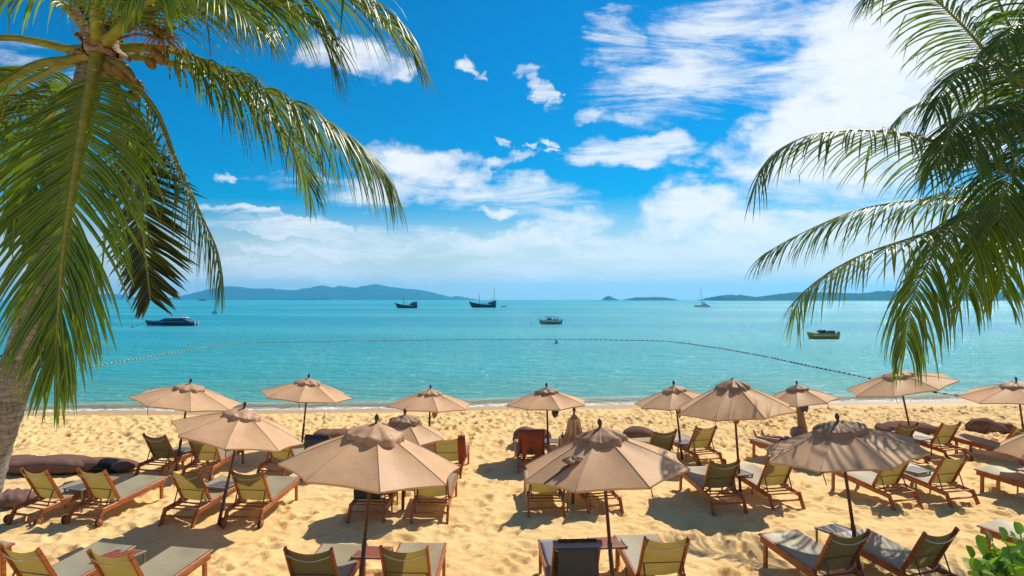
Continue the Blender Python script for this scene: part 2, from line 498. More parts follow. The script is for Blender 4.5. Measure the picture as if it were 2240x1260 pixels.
def make_sand():
    xs = [-24.0]
    while xs[-1] < 24.0:
        xs.append(xs[-1] + 0.048)
    far, st = [], 0.3
    x = 24.0
    while x < 400:
        st *= 1.35
        x += st
        far.append(x)
    xs = np.array([-f for f in reversed(far)] + xs + far)
    ys = [-30, -20, -12, -6, -3, 0, 2, 4, 5.5, 6.6]
    y = 7.2
    while y < 29.5:
        ys.append(y)
        y += 0.036 if y < 14 else 0.052
    ys += [30, 31, 33, 36, 42, 60]
    ys = np.array(ys)
    X, Y = np.meshgrid(xs, ys)
    d = Y - shore_y(X)                       # >0 under the sea
    wetk = np.clip((d + 2.6) / 1.6, 0, 1)    # near the water the sand is smooth
    z = (vnoise(X, Y, 2.3, 1) * 0.06 + vnoise(X, Y, 0.9, 2) * 0.036 + vnoise(X, Y, 0.42, 3) * 0.028
         + vnoise(X + 0.3 * Y, Y, 0.23, 4) * 0.030 + vnoise(X, Y, 0.12, 5) * 0.026)
    # footprints and scuffs: an oval dent with a raised rim
    rs = np.random.RandomState(7)
    ix0 = int(np.searchsorted(xs, -24.0))
    n = 9000
    fx = rs.uniform(-23.5, 23.5, n)
    fy = np.concatenate([rs.uniform(7.5, 26.0, n // 2), rs.uniform(18.5, 25.6, n - n // 2)])
    for k in range(n):
        r = rs.uniform(0.05, 0.115)
        el = rs.uniform(1.5, 2.2)
        an = rs.uniform(-0.9, 0.9) + math.pi / 2
        dep = rs.uniform(0.022, 0.075)
        i0, i1 = np.searchsorted(xs, [fx[k] - .45, fx[k] + .45])
        j0, j1 = np.searchsorted(ys, [fy[k] - .45, fy[k] + .45])
        dx, dy = X[j0:j1, i0:i1] - fx[k], Y[j0:j1, i0:i1] - fy[k]
        a = (dx * math.cos(an) + dy * math.sin(an)) / (r * el)
        b = (-dx * math.sin(an) + dy * math.cos(an)) / r
        q = a * a + b * b
        z[j0:j1, i0:i1] += -dep * np.exp(-q * 1.3) + dep * 0.55 * np.exp(-(np.sqrt(q) - 1.45) ** 2 * 5)
    z *= (1 - 0.93 * wetk)
    z *= np.clip((400 - np.abs(X)) / 370, 0.1, 1)
    # slope into the sea
    z += np.where(d > -2.2, -(d + 2.2) * (0.12 / 2.2), 0.0)
    z += np.where(d > 0, -d * 0.05, 0.0)
    me = bpy.data.meshes.new('sand')
    nv = X.size
    co = np.stack([X, Y, z], -1).reshape(-1).astype(np.float32)
    me.vertices.add(nv)
    me.vertices.foreach_set('co', co)
    ny, nx = X.shape
    a = (np.arange(ny - 1)[:, None] * nx + np.arange(nx - 1)[None, :]).reshape(-1)
    quads = np.stack([a, a + 1, a + nx + 1, a + nx], -1).astype(np.int32)
    nf = len(quads)
    me.loops.add(nf * 4)
    me.loops.foreach_set('vertex_index', quads.reshape(-1))
    me.polygons.add(nf)
    me.polygons.foreach_set('loop_start', (np.arange(nf) * 4).astype(np.int32))
    me.polygons.foreach_set('use_smooth', np.ones(nf, dtype=bool))
    me.update(calc_edges=True)
    m, t = newmat('sand')
    geo = t.n('ShaderNodeNewGeometry')
    pos = geo.outputs['Position']
    s = t.n('ShaderNodeSeparateXYZ', ins={0: pos})
    n1 = t.noise(pos, 0.8, 6, 0.6)
    n2 = t.noise(pos, 9.0, 5, 0.65)
    n3 = t.noise(pos, 260.0, 3, 0.7)
    dist = t.math('SUBTRACT', s.outputs[1], t.math('MULTIPLY_ADD', s.outputs[0], 0.085, 26.45))
    dist = t.math('ADD', dist, t.math('MULTIPLY', t.math('SUBTRACT', n1, 0.5), 1.1))
    wet = t.ss(dist, -1.9, -1.1)
    c = t.mix(t.ss(n2, 0.3, 0.7), (0.92, 0.63, 0.275), (0.82, 0.54, 0.22))
    c = t.mix(t.ss(n1, 0.35, 0.7, 0, 0.6), c, (0.95, 0.68, 0.32))
    c = t.mix(t.ss(n3, 0.56, 0.75, 0, 0.35), c, (0.42, 0.25, 0.10))
    c = t.mix(wet, c, (0.56, 0.34, 0.125))
    rg = t.ss(wet, 0, 1, 0.9, 0.45)
    n4 = t.noise(pos, 26.0, 4, 0.7)
    hb = t.math('ADD', t.math('ADD', t.math('MULTIPLY', n2, 0.7), t.math('MULTIPLY', n4, 0.28)), t.math('MULTIPLY', n3, 0.12))
    dryk = t.math('SUBTRACT', 1.0, wet)
    bp = t.n('ShaderNodeBump', ins={'Strength': t.math('MULTIPLY', dryk, 0.9), 'Distance': 0.05, 'Height': hb})
    b = t.n('ShaderNodeBsdfPrincipled', ins={'Base Color': c, 'Roughness': rg, 'Normal': bp.outputs[0],
                                             'Specular IOR Level': 0.25})
    t.n('ShaderNodeOutputMaterial', ins={0: b.outputs[0]})
    me.materials.append(m)
    o = bpy.data.objects.new('sand', me)
    COL.objects.link(o)
    tag(o, kind='structure')
    return o


make_sand()


def make_sea():
    xs = list(np.arange(-30, 30.1, 0.25))
    far, st, x = [], 0.4, 30
    while x < 9000:
        st *= 1.3
        x += st
        far.append(x)
    xs = np.array([-f for f in reversed(far)] + xs + far)
    ys = list(np.arange(22, 32, 0.1))
    y, st = 32, 0.15
    while y < 7000:
        ys.append(y)
        st *= 1.12
        y += st
    ys = np.array(ys)
    X, Y = np.meshgrid(xs, ys)
    d = Y - shore_y(X)
    z = SEA_Z + 0 * X
    # small swell lines folding onto the beach
    ph = d * 1.9 + 0.8 * vnoise(X, Y, 5.0, 21) * 4
    z += np.where((d > -1) & (d < 14), 0.022 * np.exp(-((d - 1.5) / 3.2) ** 2) * np.sin(ph), 0)
    z += np.where(Y < 200, 0.03 * vnoise(X, Y * 1.8, 1.7, 22) * np.clip(d / 4, 0, 1), 0)
    me = bpy.data.meshes.new('sea')
    ny, nx = X.shape
    a = (np.arange(ny - 1)[:, None] * nx + np.arange(nx - 1)[None, :]).reshape(-1)
    quads = np.stack([a, a + 1, a + nx + 1, a + nx], -1)
    me.from_pydata(np.stack([X, Y, z], -1).reshape(-1, 3).tolist(), [], quads.tolist())
    me.polygons.foreach_set('use_smooth', [True] * len(me.polygons))
    m, t = newmat('sea_water')
    pos = t.n('ShaderNodeNewGeometry').outputs['Position']
    s = t.n('ShaderNodeSeparateXYZ', ins={0: pos})
    n0 = t.noise(t.mapv(pos, (0.35, 0.8, 1)), 1.0, 5, 0.6, 0.4)
    big = t.noise(t.mapv(pos, (0.006, 0.02, 1)), 1.0, 4, 0.55)
    dist = t.math('SUBTRACT', s.outputs[1], t.math('MULTIPLY_ADD', s.outputs[0], 0.085, 26.45))
    sh = t.math('ADD', t.math('MULTIPLY', t.math('SINE', t.math('MULTIPLY_ADD', s.outputs[0], 0.33, 0.8)), 0.20),
                t.math('MULTIPLY', t.math('SINE', t.math('MULTIPLY_ADD', s.outputs[0], 0.9, 2.0)), 0.12))
    dist = t.math('SUBTRACT', dist, sh)
    dj = t.math('ADD', dist, t.math('MULTIPLY', t.math('SUBTRACT', n0, 0.5), 1.4))
    # water body: milky green shallows over sand, turquoise beyond (colour of the water itself), then painted cloud reflections
    body = t.mix(t.ss(dj, 0.2, 3.2), (0.52, 0.43, 0.20), (0.08, 0.38, 0.36))
    body = t.mix(t.ss(dj, 3.5, 16.0), body, (0.022, 0.37, 0.43))
    body = t.mix(t.ss(dist, 14.0, 70.0), body, (0.0, 0.31, 0.45))
    body = t.mix(t.ss(dist, 90.0, 500.0), body, (0.0, 0.31, 0.41))
    body = t.mix(t.ss(big, 0.42, 0.62, 0.0, 0.6), body, (0.07, 0.48, 0.52))  # large lighter patches: cloud reflections put into the body colour
    ripple = t.noise(t.mapv(pos, (1.5, 4.2, 1), rot=(0, 0, 0.12)), 1.0, 6, 0.62, 0.5)
    swell = t.noise(t.mapv(pos, (0.16, 0.55, 1), rot=(0, 0, -0.08)), 1.0, 5, 0.55, 0.4)
    chop = t.noise(t.mapv(pos, (0.55, 1.9, 1), rot=(0, 0, 0.05)), 1.0, 5, 0.6, 0.6)
    h = t.math('ADD', t.math('MULTIPLY', ripple, 0.22), t.math('ADD', t.math('MULTIPLY', swell, 0.55), t.math('MULTIPLY', chop, 0.40)))
    bp = t.n('ShaderNodeBump', ins={'Strength': 1.0, 'Distance': 1.0, 'Height': h})
    nrm = bp.outputs[0]
    dif = t.n('ShaderNodeBsdfDiffuse', ins={'Color': body, 'Normal': nrm})
    fr = t.n('ShaderNodeFresnel', ins={'IOR': 1.33, 'Normal': nrm})
    clear = t.n('ShaderNodeBsdfTransparent', ins={'Color': (0.86, 0.97, 0.93, 1)})
    opa = t.ss(dj, -0.3, 2.2, 0.10, 1.0)
    under = t.n('ShaderNodeMixShader', ins={0: opa, 1: clear.outputs[0], 2: dif.outputs[0]})
    gl = t.n('ShaderNodeBsdfGlossy', ins={'Color': (0.62, 0.95, 1.0, 1), 'Roughness': 0.12, 'Normal': nrm})
    gl2 = t.n('ShaderNodeBsdfGlossy', ins={'Color': (1, 1, 1, 1), 'Roughness': 0.46, 'Normal': nrm})
    vor = t.n('ShaderNodeTexVoronoi', ins={'Vector': t.mapv(pos, (4.5, 8.5, 1)), 'Scale': 1.0})
    vc = t.n('ShaderNodeSeparateXYZ', ins={0: vor.outputs['Color']})
    sx = t.math('MULTIPLY', t.math('SUBTRACT', t.math('ADD', vc.outputs[0], vc.outputs[1]), 1.0), 0.36)
    wn = t.n('ShaderNodeTexWhiteNoise', noise_dimensions='3D', ins={0: vor.outputs['Color']})
    wc = t.n('ShaderNodeSeparateXYZ', ins={0: wn.outputs['Color']})
    sy = t.math('MULTIPLY', t.math('SUBTRACT', t.math('ADD', wc.outputs[0], wc.outputs[1]), 1.0), 0.36)
    fv = t.n('ShaderNodeCombineXYZ', ins={0: sx, 1: sy, 2: 0.0})
    fn_ = t.n('ShaderNodeVectorMath', operation='NORMALIZE', ins={0: t.n('ShaderNodeVectorMath', operation='ADD', ins={0: nrm, 1: fv.outputs[0]}).outputs[0]})
    gl3 = t.n('ShaderNodeBsdfGlossy', ins={'Color': (1, 1, 1, 1), 'Roughness': 0.17, 'Normal': fn_.outputs[0]})
    gl = t.n('ShaderNodeMixShader', ins={0: 0.2, 1: gl.outputs[0], 2: gl3.outputs[0]})
    glm = t.n('ShaderNodeMixShader', ins={0: 0.22, 1: gl.outputs[0], 2: gl2.outputs[0]})
    fac = t.math('MINIMUM', t.math('MULTIPLY', fr.outputs[0], 0.70), 0.24)
    wat = t.n('ShaderNodeMixShader', ins={0: fac, 1: under.outputs[0], 2: glm.outputs[0]})
    pick = t.math('MULTIPLY', t.math('GREATER_THAN', wc.outputs[2], 0.91), 0.36)
    wat = t.n('ShaderNodeMixShader', ins={0: pick, 1: wat.outputs[0], 2: gl3.outputs[0]})
    # foam where the last ripple breaks
    fn = t.noise(t.mapv(pos, (2.2, 4.5, 1)), 1.6, 6, 0.75, 0.8)
    band1 = t.math('MULTIPLY', t.ss(dj, -0.35, 0.0), t.ss(dj, 0.8, 0.2))
    band2 = t.math('MULTIPLY', t.ss(dj, 1.5, 2.0), t.ss(dj, 2.6, 2.1))
    fo = t.math('ADD', t.math('MULTIPLY', band1, 1.0), t.math('MULTIPLY', band2, 0.15))
    fo = t.math('MULTIPLY', fo, t.ss(fn, 0.42, 0.56))
    foam = t.n('ShaderNodeBsdfDiffuse', ins={'Color': (0.85, 0.85, 0.82, 1)})
    out = t.n('ShaderNodeMixShader', ins={0: fo, 1: wat.outputs[0], 2: foam.outputs[0]})
    t.n('ShaderNodeOutputMaterial', ins={0: out.outputs[0]})
    me.materials.append(m)
    o = bpy.data.objects.new('sea', me)
    COL.objects.link(o)
    tag(o, kind='structure')


make_sea()

M_island_far = pbr('far_island_forest', (0.045, 0.085, 0.055), (0.06, 0.10, 0.05), rough=1, scale=0.01, spec=0)
M_island = pbr('island_forest', (0.030, 0.070, 0.025), (0.075, 0.10, 0.04), rough=1, scale=0.04, detail=8, spec=0)
M_rock = pbr('island_rock', (0.07, 0.065, 0.05), (0.03, 0.04, 0.025), rough=1, scale=0.1, spec=0)


def island(name, pts, Y, depth, mat, label=None, nz=0.12, seed=3, nu=220, nvv=26, fine=6.0):
    """ridge whose skyline follows pts (px, py); real relief with a depth of its own"""
    px = np.array([p[0] for p in pts], float)
    hz = np.array([max(0.0, (HOR - p[1])) / FPX * Y + (CAMH if p[1] < HOR else 0) for p in pts])
    X0, X1 = (px[0] - CX) / FPX * Y, (px[-1] - CX) / FPX * Y
    U, V = np.meshgrid(np.linspace(X0, X1, nu + 1), np.linspace(-1, 1, nvv + 1))
    H = np.interp(U, (px - CX) / FPX * Y, hz)
    ridge = 0.18 * vnoise(U, V * depth, (X1 - X0) * 0.08, seed)
    prof = np.clip(1 - np.abs(V - ridge) ** 1.5, 0, 1)
    Z = H * prof
    sz = hz.max()
    Z += sz * nz * vnoise(U, V * depth, (X1 - X0) / 26.0, seed + 1) * prof
    Z += sz * nz * 0.5 * vnoise(U, V * depth, (X1 - X0) / 70.0, seed + 2) * prof
    Z += fine * vnoise(U, V * depth, (X1 - X0) / 190.0, seed + 3) * np.minimum(1, prof * 3) * (H > 0)
    Z = np.where(prof * H <= 0.01, -2.0, Z - 0.6)
    YY = Y + V * depth
    XX = U * (YY / Y) ** 0
    quads = []
    w = nu + 1
    for j in range(nvv):
        for i in range(nu):
            quads.append((j * w + i, j * w + i + 1, (j + 1) * w + i + 1, (j + 1) * w + i))
    me = bpy.data.meshes.new(name)
    me.from_pydata(np.stack([XX, YY, Z], -1).reshape(-1, 3).tolist(), [], quads)
    me.polygons.foreach_set('use_smooth', [True] * len(me.polygons))
    me.materials.append(mat)
    o = bpy.data.objects.new(name, me)
    COL.objects.link(o)
    tag(o, label, kind='structure')
    return o


island('hills', [(395, 656), (420, 650), (450, 640), (478, 630), (505, 626), (530, 628), (555, 632), (585, 631), (615, 634), (640, 636),
                 (672, 631), (705, 624), (728, 629), (745, 626), (775, 630), (800, 625), (822, 621), (850, 627), (880, 631), (903, 633),
                 (935, 638), (965, 645), (985, 650), (1000, 647), (1015, 651), (1045, 656)], 5200, 600, M_island_far,
       'hazy blue mountain range on the horizon, left of centre', nz=0.05, seed=31, fine=10, nu=300)
island('hills', [(190, 656), (215, 646), (240, 642), (280, 650), (330, 656)], 5200, 400, M_island_far,
       'low blue hill on the horizon behind the left palm fronds', nz=0.05, seed=37, fine=8)
island('islet', [(424, 657), (433, 655.5), (441, 653.2), (448, 654), (455, 655.2), (465, 656)], 1900, 12, M_rock,
       'tiny dark rock islet below the mountain range', nz=0.15, seed=5, nu=60, nvv=10, fine=0.6)
island('islet', [(1315, 656), (1322, 651), (1330, 646.5), (1336, 648.5), (1343, 652.5), (1352, 654.5), (1352, 656)], 3000, 40, M_island,
       'small pointed dark islet on the horizon', nz=0.08, seed=6, nu=60, nvv=12, fine=2)
island('islet', [(1364, 656), (1376, 652.5), (1395, 650.5), (1425, 650), (1450, 650.5), (1470, 652.5), (1482, 656)], 2700, 50, M_island,
       'low flat wooded islet right of the pointed islet', nz=0.18, seed=9, nu=120, nvv=12, fine=5)
island('hills', [(1558, 656), (1568, 648), (1585, 645.5), (1610, 645), (1635, 649), (1665, 650), (1690, 645), (1725, 640), (1775, 638), (1830, 640),
                 (1880, 641), (1930, 637), (1985, 640), (2040, 641), (2110, 638), (2180, 640), (2245, 636), (2330, 640), (2420, 646), (2480, 656)],
       2400, 250, M_island, 'long low wooded headland on the horizon at the right', nz=0.16, seed=12, nu=420, fine=5)

# ------------------------------------------------------------------ palms


def catmull(pts, n):
    pts = [Vector(p) for p in pts]
    P_ = [pts[0] * 2 - pts[1]] + pts + [pts[-1] * 2 - pts[-2]]
    seg = len(pts) - 1
    out = []
    for k in range(n + 1):
        tt = k / n * seg
        i = min(int(tt), seg - 1)
        f = tt - i
        a, b, c, d = P_[i:i + 4]
        out.append(0.5 * ((2 * b) + (-a + c) * f + (2 * a - 5 * b + 4 * c - d) * f * f + (-a + 3 * b - 3 * c + d) * f ** 3))
    # even spacing
    L = [0.0]
    for i in range(1, len(out)):
        L.append(L[-1] + (out[i] - out[i - 1]).length)
    res, j = [], 0
    for k in range(n + 1):
        s = L[-1] * k / n
        while j < len(L) - 2 and L[j + 1] < s:
            j += 1
        f = (s - L[j]) / max(1e-9, L[j + 1] - L[j])
        res.append(out[j].lerp(out[j + 1], min(1, f)))
    return res, L[-1]


def frond(parent, pts, leaf, seed, mat, az=None, droop=1.0, t0=0.16, gap=0.028, wid=0.036, bent=0.05, petiole=0.045,
          fwd=(0.5, 1.3), lift=0.15, swing=0.25, sides=(1, -1), label=None, hang=0.0, tipk=0.5):
    rnd = random.Random(seed)
    wp = [P(*p) for p in pts]
    line, L = catmull(wp, 60)
    if az is None:
        a = line[-1] - line[0]
        az = Vector((a.x, a.y, 0)).normalized()
    else:
        az = Vector((math.sin(math.radians(az)), math.cos(math.radians(az)), 0))
    side0 = az.cross(Vector((0, 0, 1))).normalized()
    vs, fs, mi, sm, lv = [], [], [], [], []
    mb = MB()
    mb.mi = 1
    rad = [petiole * (1 - i / 60) ** 1.15 * (1.25 if i < 3 else 1) + 0.004 for i in range(61)]
    mb.tube(line, rad, 6)
    lv += [(0.5, 0.0, 0.0)] * len(mb.v)
    n = int(L * (1 - t0) / gap)
    for k in range(n):
        t = t0 + (1 - t0) * (k + 0.5) / n
        fi = t * 60
        i = min(59, int(fi))
        base = line[i].lerp(line[i + 1], fi - i)
        T = (line[min(60, i + 2)] - line[max(0, i - 1)]).normalized()
        sd = (side0 - T * side0.dot(T))
        if sd.length < 0.1:
            sd = T.cross(Vector((0, 0, 1)))
        sd.normalize()
        N = T.cross(sd).normalized()
        if N.dot(Vector((0, 0, 1)) + az * 0.5) < 0:
            N = -N
        tt = (t - t0) / (1 - t0)
        prof = min(1.0, 0.45 + tt * 3.0) * (1 - (1 - tipk) * max(0, (tt - 0.45) / 0.55) ** 1.5)
        for sg in sides:
            if rnd.random() < 0.04:
                continue
            ll = leaf * prof * rnd.uniform(0.82, 1.1)
            ang = fwd[0] + (fwd[1] - fwd[0]) * tt ** 1.3 + rnd.uniform(-.1, .1)
            d = (sd * sg * math.cos(ang) + T * math.sin(ang) + N * (lift + rnd.uniform(-.12, .12))
                 + Vector((rnd.uniform(-1, 1), rnd.uniform(-1, 1), rnd.uniform(-1, 1))) * 0.05).normalized()
            ns = 7
            p = base + sd * sg * rad[i] * 0.7
            w0 = wid * rnd.uniform(0.75, 1.15)
            g = (droop * rnd.uniform(0.75, 1.3)) / ns
            kink = rnd.random() < bent
            ks = rnd.randint(2, 5)
            wind = Vector((-0.3, -0.15, 0)) * swing * rnd.uniform(0, 1)
            o = len(vs)
            r1 = rnd.random()
            for s in range(ns + 1):
                q = s / ns
                wv = w0 * (min(1, 0.45 + 2.6 * q)) * (1 - q ** 2.2) ** 0.8 + 0.0015
                wd = d.cross(N)
                if wd.length < 0.05:
                    wd = d.cross(sd)
                wd.normalize()
                un = wd.cross(d).normalized()
                vs += [p - wd * wv * 0.5 - un * wv * 0.18, p + un * wv * 0.1, p + wd * wv * 0.5 - un * wv * 0.18]
                lv += [(r1, q, 0), (r1, q, 1), (r1, q, 0)]
                if s < ns:
                    p = p + d * (ll / ns)
                    if kink and s == ks:
                        d = (d * 0.25 + Vector((rnd.uniform(-.3, .3), rnd.uniform(-.3, .3), -1))).normalized()
                    else:
                        d = (d + Vector((0, 0, -1)) * (g * (0.5 + 1.3 * q) + hang / ns) + wind * g).normalized()
            for s in range(ns):
                a = o + s * 3
                fs += [(a, a + 1, a + 4, a + 3), (a + 1, a + 2, a + 5, a + 4)]
    nm = len(mb.v)
    mb.mi = 0
    mb.smooth = True
    mb.add(vs, fs)
    ob = mb.build('frond', [mat, M_rachis], parent)
    at = ob.data.attributes.new('leafv', 'FLOAT_VECTOR', 'POINT')
    at.data.foreach_set('vector', [c for q in lv for c in q])
    if label:
        ob['label'] = label
    # children built in world coordinates
    return ob


def palm_root(name, label, base):
    o = empty(name, (0, 0, 0))
    tag(o, label, 'palm tree')
    return o


def mat_trunk():
    m, t = newmat('palm_trunk_bark')
    tcn = t.n('ShaderNodeTexCoord')
    ob = tcn.outputs['Object']
    w = t.n('ShaderNodeTexWave', wave_type='BANDS', bands_direction='Z', ins={0: t.mapv(ob, (1, 1, 1)), 'Scale': 4.2, 'Distortion': 7.0,
                                                                             'Detail': 3.0, 'Detail Scale': 1.5})
    n1 = t.noise(t.mapv(ob, (1.2, 1.2, 0.8)), 6, 8, 0.7)
    n2 = t.noise(t.mapv(ob, (7, 7, 45)), 1.0, 6, 0.7)
    n3 = t.noise(t.mapv(ob, (40, 40, 5)), 1.0, 5, 0.7)
    c = t.mix(t.ss(n1, 0.3, 0.7), (0.29, 0.25, 0.21), (0.12, 0.10, 0.085))
    c = t.mix(t.ss(n2, 0.35, 0.7, 0, .6), c, (0.58, 0.55, 0.49))
    c = t.mix(t.ss(n3, 0.50, 0.72, 0, .75), c, (0.045, 0.035, 0.03))
    c = t.mix(t.ss(w.outputs[1], 0.25, 0.0, 0, .35), c, (0.05, 0.04, 0.035))
    hh = t.math('ADD', t.math('MULTIPLY', w.outputs[1], 0.25), t.math('ADD', t.math('MULTIPLY', n2, .9), t.math('MULTIPLY', n3, .6)))
    bp = t.n('ShaderNodeBump', ins={'Strength': .8, 'Distance': 0.02, 'Height': hh})
    b = t.n('ShaderNodeBsdfPrincipled', ins={'Base Color': c, 'Roughness': 0.9, 'Normal': bp.outputs[0]})
    t.n('ShaderNodeOutputMaterial', ins={0: b.outputs[0]})
    return m


M_bark = mat_trunk()


def trunk(parent, pts, radii, seed):
    line, L = catmull(pts, 160)
    rnd = random.Random(seed)
    rad = []
    for i in range(161):
        t = i / 160 * (len(radii) - 1)
        j = min(int(t), len(radii) - 2)
        r = radii[j] * (1 - (t - j)) + radii[j + 1] * (t - j)
        rad.append(r * (1 + 0.035 * (i % 4 == 0) + rnd.uniform(-.012, .012)))
    mb = MB()
    mb.tube(line, rad, 28)
    return mb.build('trunk', M_bark, parent)


# left palm ---------------------------------------------------------------
Yl = 6.2
lp = palm_root('coconut_palm', 'leaning coconut palm with grey trunk and big hanging fronds at the left edge', None)
trunk(lp, [P(-190, 1640, Yl + .1), P(-110, 1330, Yl), P(-52, 1115, Yl), P(-18, 985, Yl), P(25, 850, Yl), P(72, 700, Yl), P(108, 540, Yl), P(150, 350, Yl + .1), P(215, 95, Yl + .15)],
      [0.24, 0.19, 0.165, 0.155, 0.148, 0.135, 0.125, 0.118, 0.12], 4)
K = dict(parent=lp)
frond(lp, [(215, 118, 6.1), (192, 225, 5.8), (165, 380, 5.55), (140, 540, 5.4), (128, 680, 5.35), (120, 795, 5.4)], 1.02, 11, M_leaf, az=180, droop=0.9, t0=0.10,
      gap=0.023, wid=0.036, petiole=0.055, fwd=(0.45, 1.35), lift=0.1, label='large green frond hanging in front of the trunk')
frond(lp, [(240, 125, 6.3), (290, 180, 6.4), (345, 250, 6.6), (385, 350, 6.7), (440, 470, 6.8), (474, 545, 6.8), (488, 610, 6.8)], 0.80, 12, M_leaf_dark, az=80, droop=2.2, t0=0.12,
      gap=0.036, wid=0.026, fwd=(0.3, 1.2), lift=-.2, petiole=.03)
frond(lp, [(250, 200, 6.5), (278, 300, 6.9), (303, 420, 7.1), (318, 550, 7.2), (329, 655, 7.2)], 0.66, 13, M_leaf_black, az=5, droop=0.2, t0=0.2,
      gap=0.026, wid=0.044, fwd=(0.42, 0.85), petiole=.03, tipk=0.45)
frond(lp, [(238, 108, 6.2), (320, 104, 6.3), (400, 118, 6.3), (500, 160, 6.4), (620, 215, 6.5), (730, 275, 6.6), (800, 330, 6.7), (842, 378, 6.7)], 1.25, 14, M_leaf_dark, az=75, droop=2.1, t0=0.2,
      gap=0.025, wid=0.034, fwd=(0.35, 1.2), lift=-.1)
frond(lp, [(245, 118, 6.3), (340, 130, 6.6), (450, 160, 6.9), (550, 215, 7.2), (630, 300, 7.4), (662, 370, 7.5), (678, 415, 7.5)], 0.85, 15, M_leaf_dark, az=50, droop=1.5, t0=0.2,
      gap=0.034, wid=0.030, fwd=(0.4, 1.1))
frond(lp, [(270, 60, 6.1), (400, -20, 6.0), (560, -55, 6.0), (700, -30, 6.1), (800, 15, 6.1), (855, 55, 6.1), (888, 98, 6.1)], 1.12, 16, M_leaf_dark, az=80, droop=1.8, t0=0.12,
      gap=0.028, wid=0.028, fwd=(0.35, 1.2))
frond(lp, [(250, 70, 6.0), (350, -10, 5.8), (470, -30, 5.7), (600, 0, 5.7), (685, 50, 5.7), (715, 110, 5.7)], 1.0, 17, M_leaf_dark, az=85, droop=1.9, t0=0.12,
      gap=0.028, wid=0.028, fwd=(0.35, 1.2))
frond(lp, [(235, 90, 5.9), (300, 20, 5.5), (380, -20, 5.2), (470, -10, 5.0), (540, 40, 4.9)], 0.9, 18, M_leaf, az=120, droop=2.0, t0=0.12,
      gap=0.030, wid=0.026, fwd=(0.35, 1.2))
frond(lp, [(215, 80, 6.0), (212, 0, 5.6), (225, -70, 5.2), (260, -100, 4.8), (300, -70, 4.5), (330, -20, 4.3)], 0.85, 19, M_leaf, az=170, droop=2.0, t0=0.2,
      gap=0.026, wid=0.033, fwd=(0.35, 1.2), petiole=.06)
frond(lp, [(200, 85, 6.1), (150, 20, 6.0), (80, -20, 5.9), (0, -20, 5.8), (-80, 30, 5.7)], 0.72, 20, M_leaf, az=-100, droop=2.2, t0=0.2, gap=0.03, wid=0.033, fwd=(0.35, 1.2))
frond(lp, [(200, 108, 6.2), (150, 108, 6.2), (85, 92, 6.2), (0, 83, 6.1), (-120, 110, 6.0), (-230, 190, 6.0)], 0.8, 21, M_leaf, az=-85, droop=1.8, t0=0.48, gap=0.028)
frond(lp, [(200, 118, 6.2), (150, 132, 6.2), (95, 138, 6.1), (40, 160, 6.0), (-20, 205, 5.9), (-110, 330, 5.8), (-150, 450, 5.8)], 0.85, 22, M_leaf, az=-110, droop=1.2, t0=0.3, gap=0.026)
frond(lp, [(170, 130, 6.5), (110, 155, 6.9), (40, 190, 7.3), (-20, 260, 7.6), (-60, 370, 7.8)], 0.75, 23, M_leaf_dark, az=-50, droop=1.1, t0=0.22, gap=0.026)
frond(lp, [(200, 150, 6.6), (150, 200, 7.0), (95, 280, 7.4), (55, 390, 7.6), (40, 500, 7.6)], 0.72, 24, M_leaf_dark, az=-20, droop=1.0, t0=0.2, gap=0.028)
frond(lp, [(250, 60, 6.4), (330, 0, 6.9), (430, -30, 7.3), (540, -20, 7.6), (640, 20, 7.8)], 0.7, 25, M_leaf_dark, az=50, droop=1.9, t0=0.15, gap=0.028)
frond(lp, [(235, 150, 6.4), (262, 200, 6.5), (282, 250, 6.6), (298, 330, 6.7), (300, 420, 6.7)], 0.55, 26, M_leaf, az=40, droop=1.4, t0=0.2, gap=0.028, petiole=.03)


def crown_bits(parent, c, seed, s=1.0):
    rnd = random.Random(seed)
    # fibrous sheaths round the growing head
    mb = MB()
    mb.smooth = True
    for k in range(26):
        a = k * 2.399 + rnd.uniform(-.2, .2)
        h0 = rnd.uniform(-0.25, 0.18) * s
        L = rnd.uniform(0.22, 0.42) * s
        w = rnd.uniform(0.07, 0.12) * s
        out = Vector((math.cos(a), math.sin(a), 0))
        tn = Vector((-math.sin(a), math.cos(a), 0))

        def fn(u, v, out=out, tn=tn, h0=h0, L=L, w=w):
            ww = w * (1 - 0.6 * v ** 2)
            q = (u - .5) * 2
            return c + out * (0.10 + 0.16 * v + 0.02 * math.sin(9 * v) - 0.05 * abs(q)) * s + tn * q * ww + Vector((0, 0, h0 + L * v * (1 if k % 3 else -0.6)))
        mb.grid(fn, 4, 6)
    mb.build('fibre_sheath', M_fibre, parent)
    # flower sprays
    mb = MB()
    for k in range(3):
        o = c + Vector(((0.30 + 0.16 * k) * s, -0.2 * s, (0.30 - 0.16 * k) * s))
        mb.tube([c, c.lerp(o, .6) + Vector((0, 0, .05)), o], .014 * s, 6)
        for q in range(110):
            d = Vector((rnd.uniform(-.5, 1), rnd.uniform(-1, 1), rnd.uniform(-.5, .9))).normalized()
            p1 = o + d * rnd.uniform(.10, .26) * s
            mb.tube([o, (o + p1) / 2 + Vector((0, 0, .02)), p1 + Vector((0, 0, -.05))], 0.0045 * s, 4)
    mb.build('flower_spray', M_flower, parent)


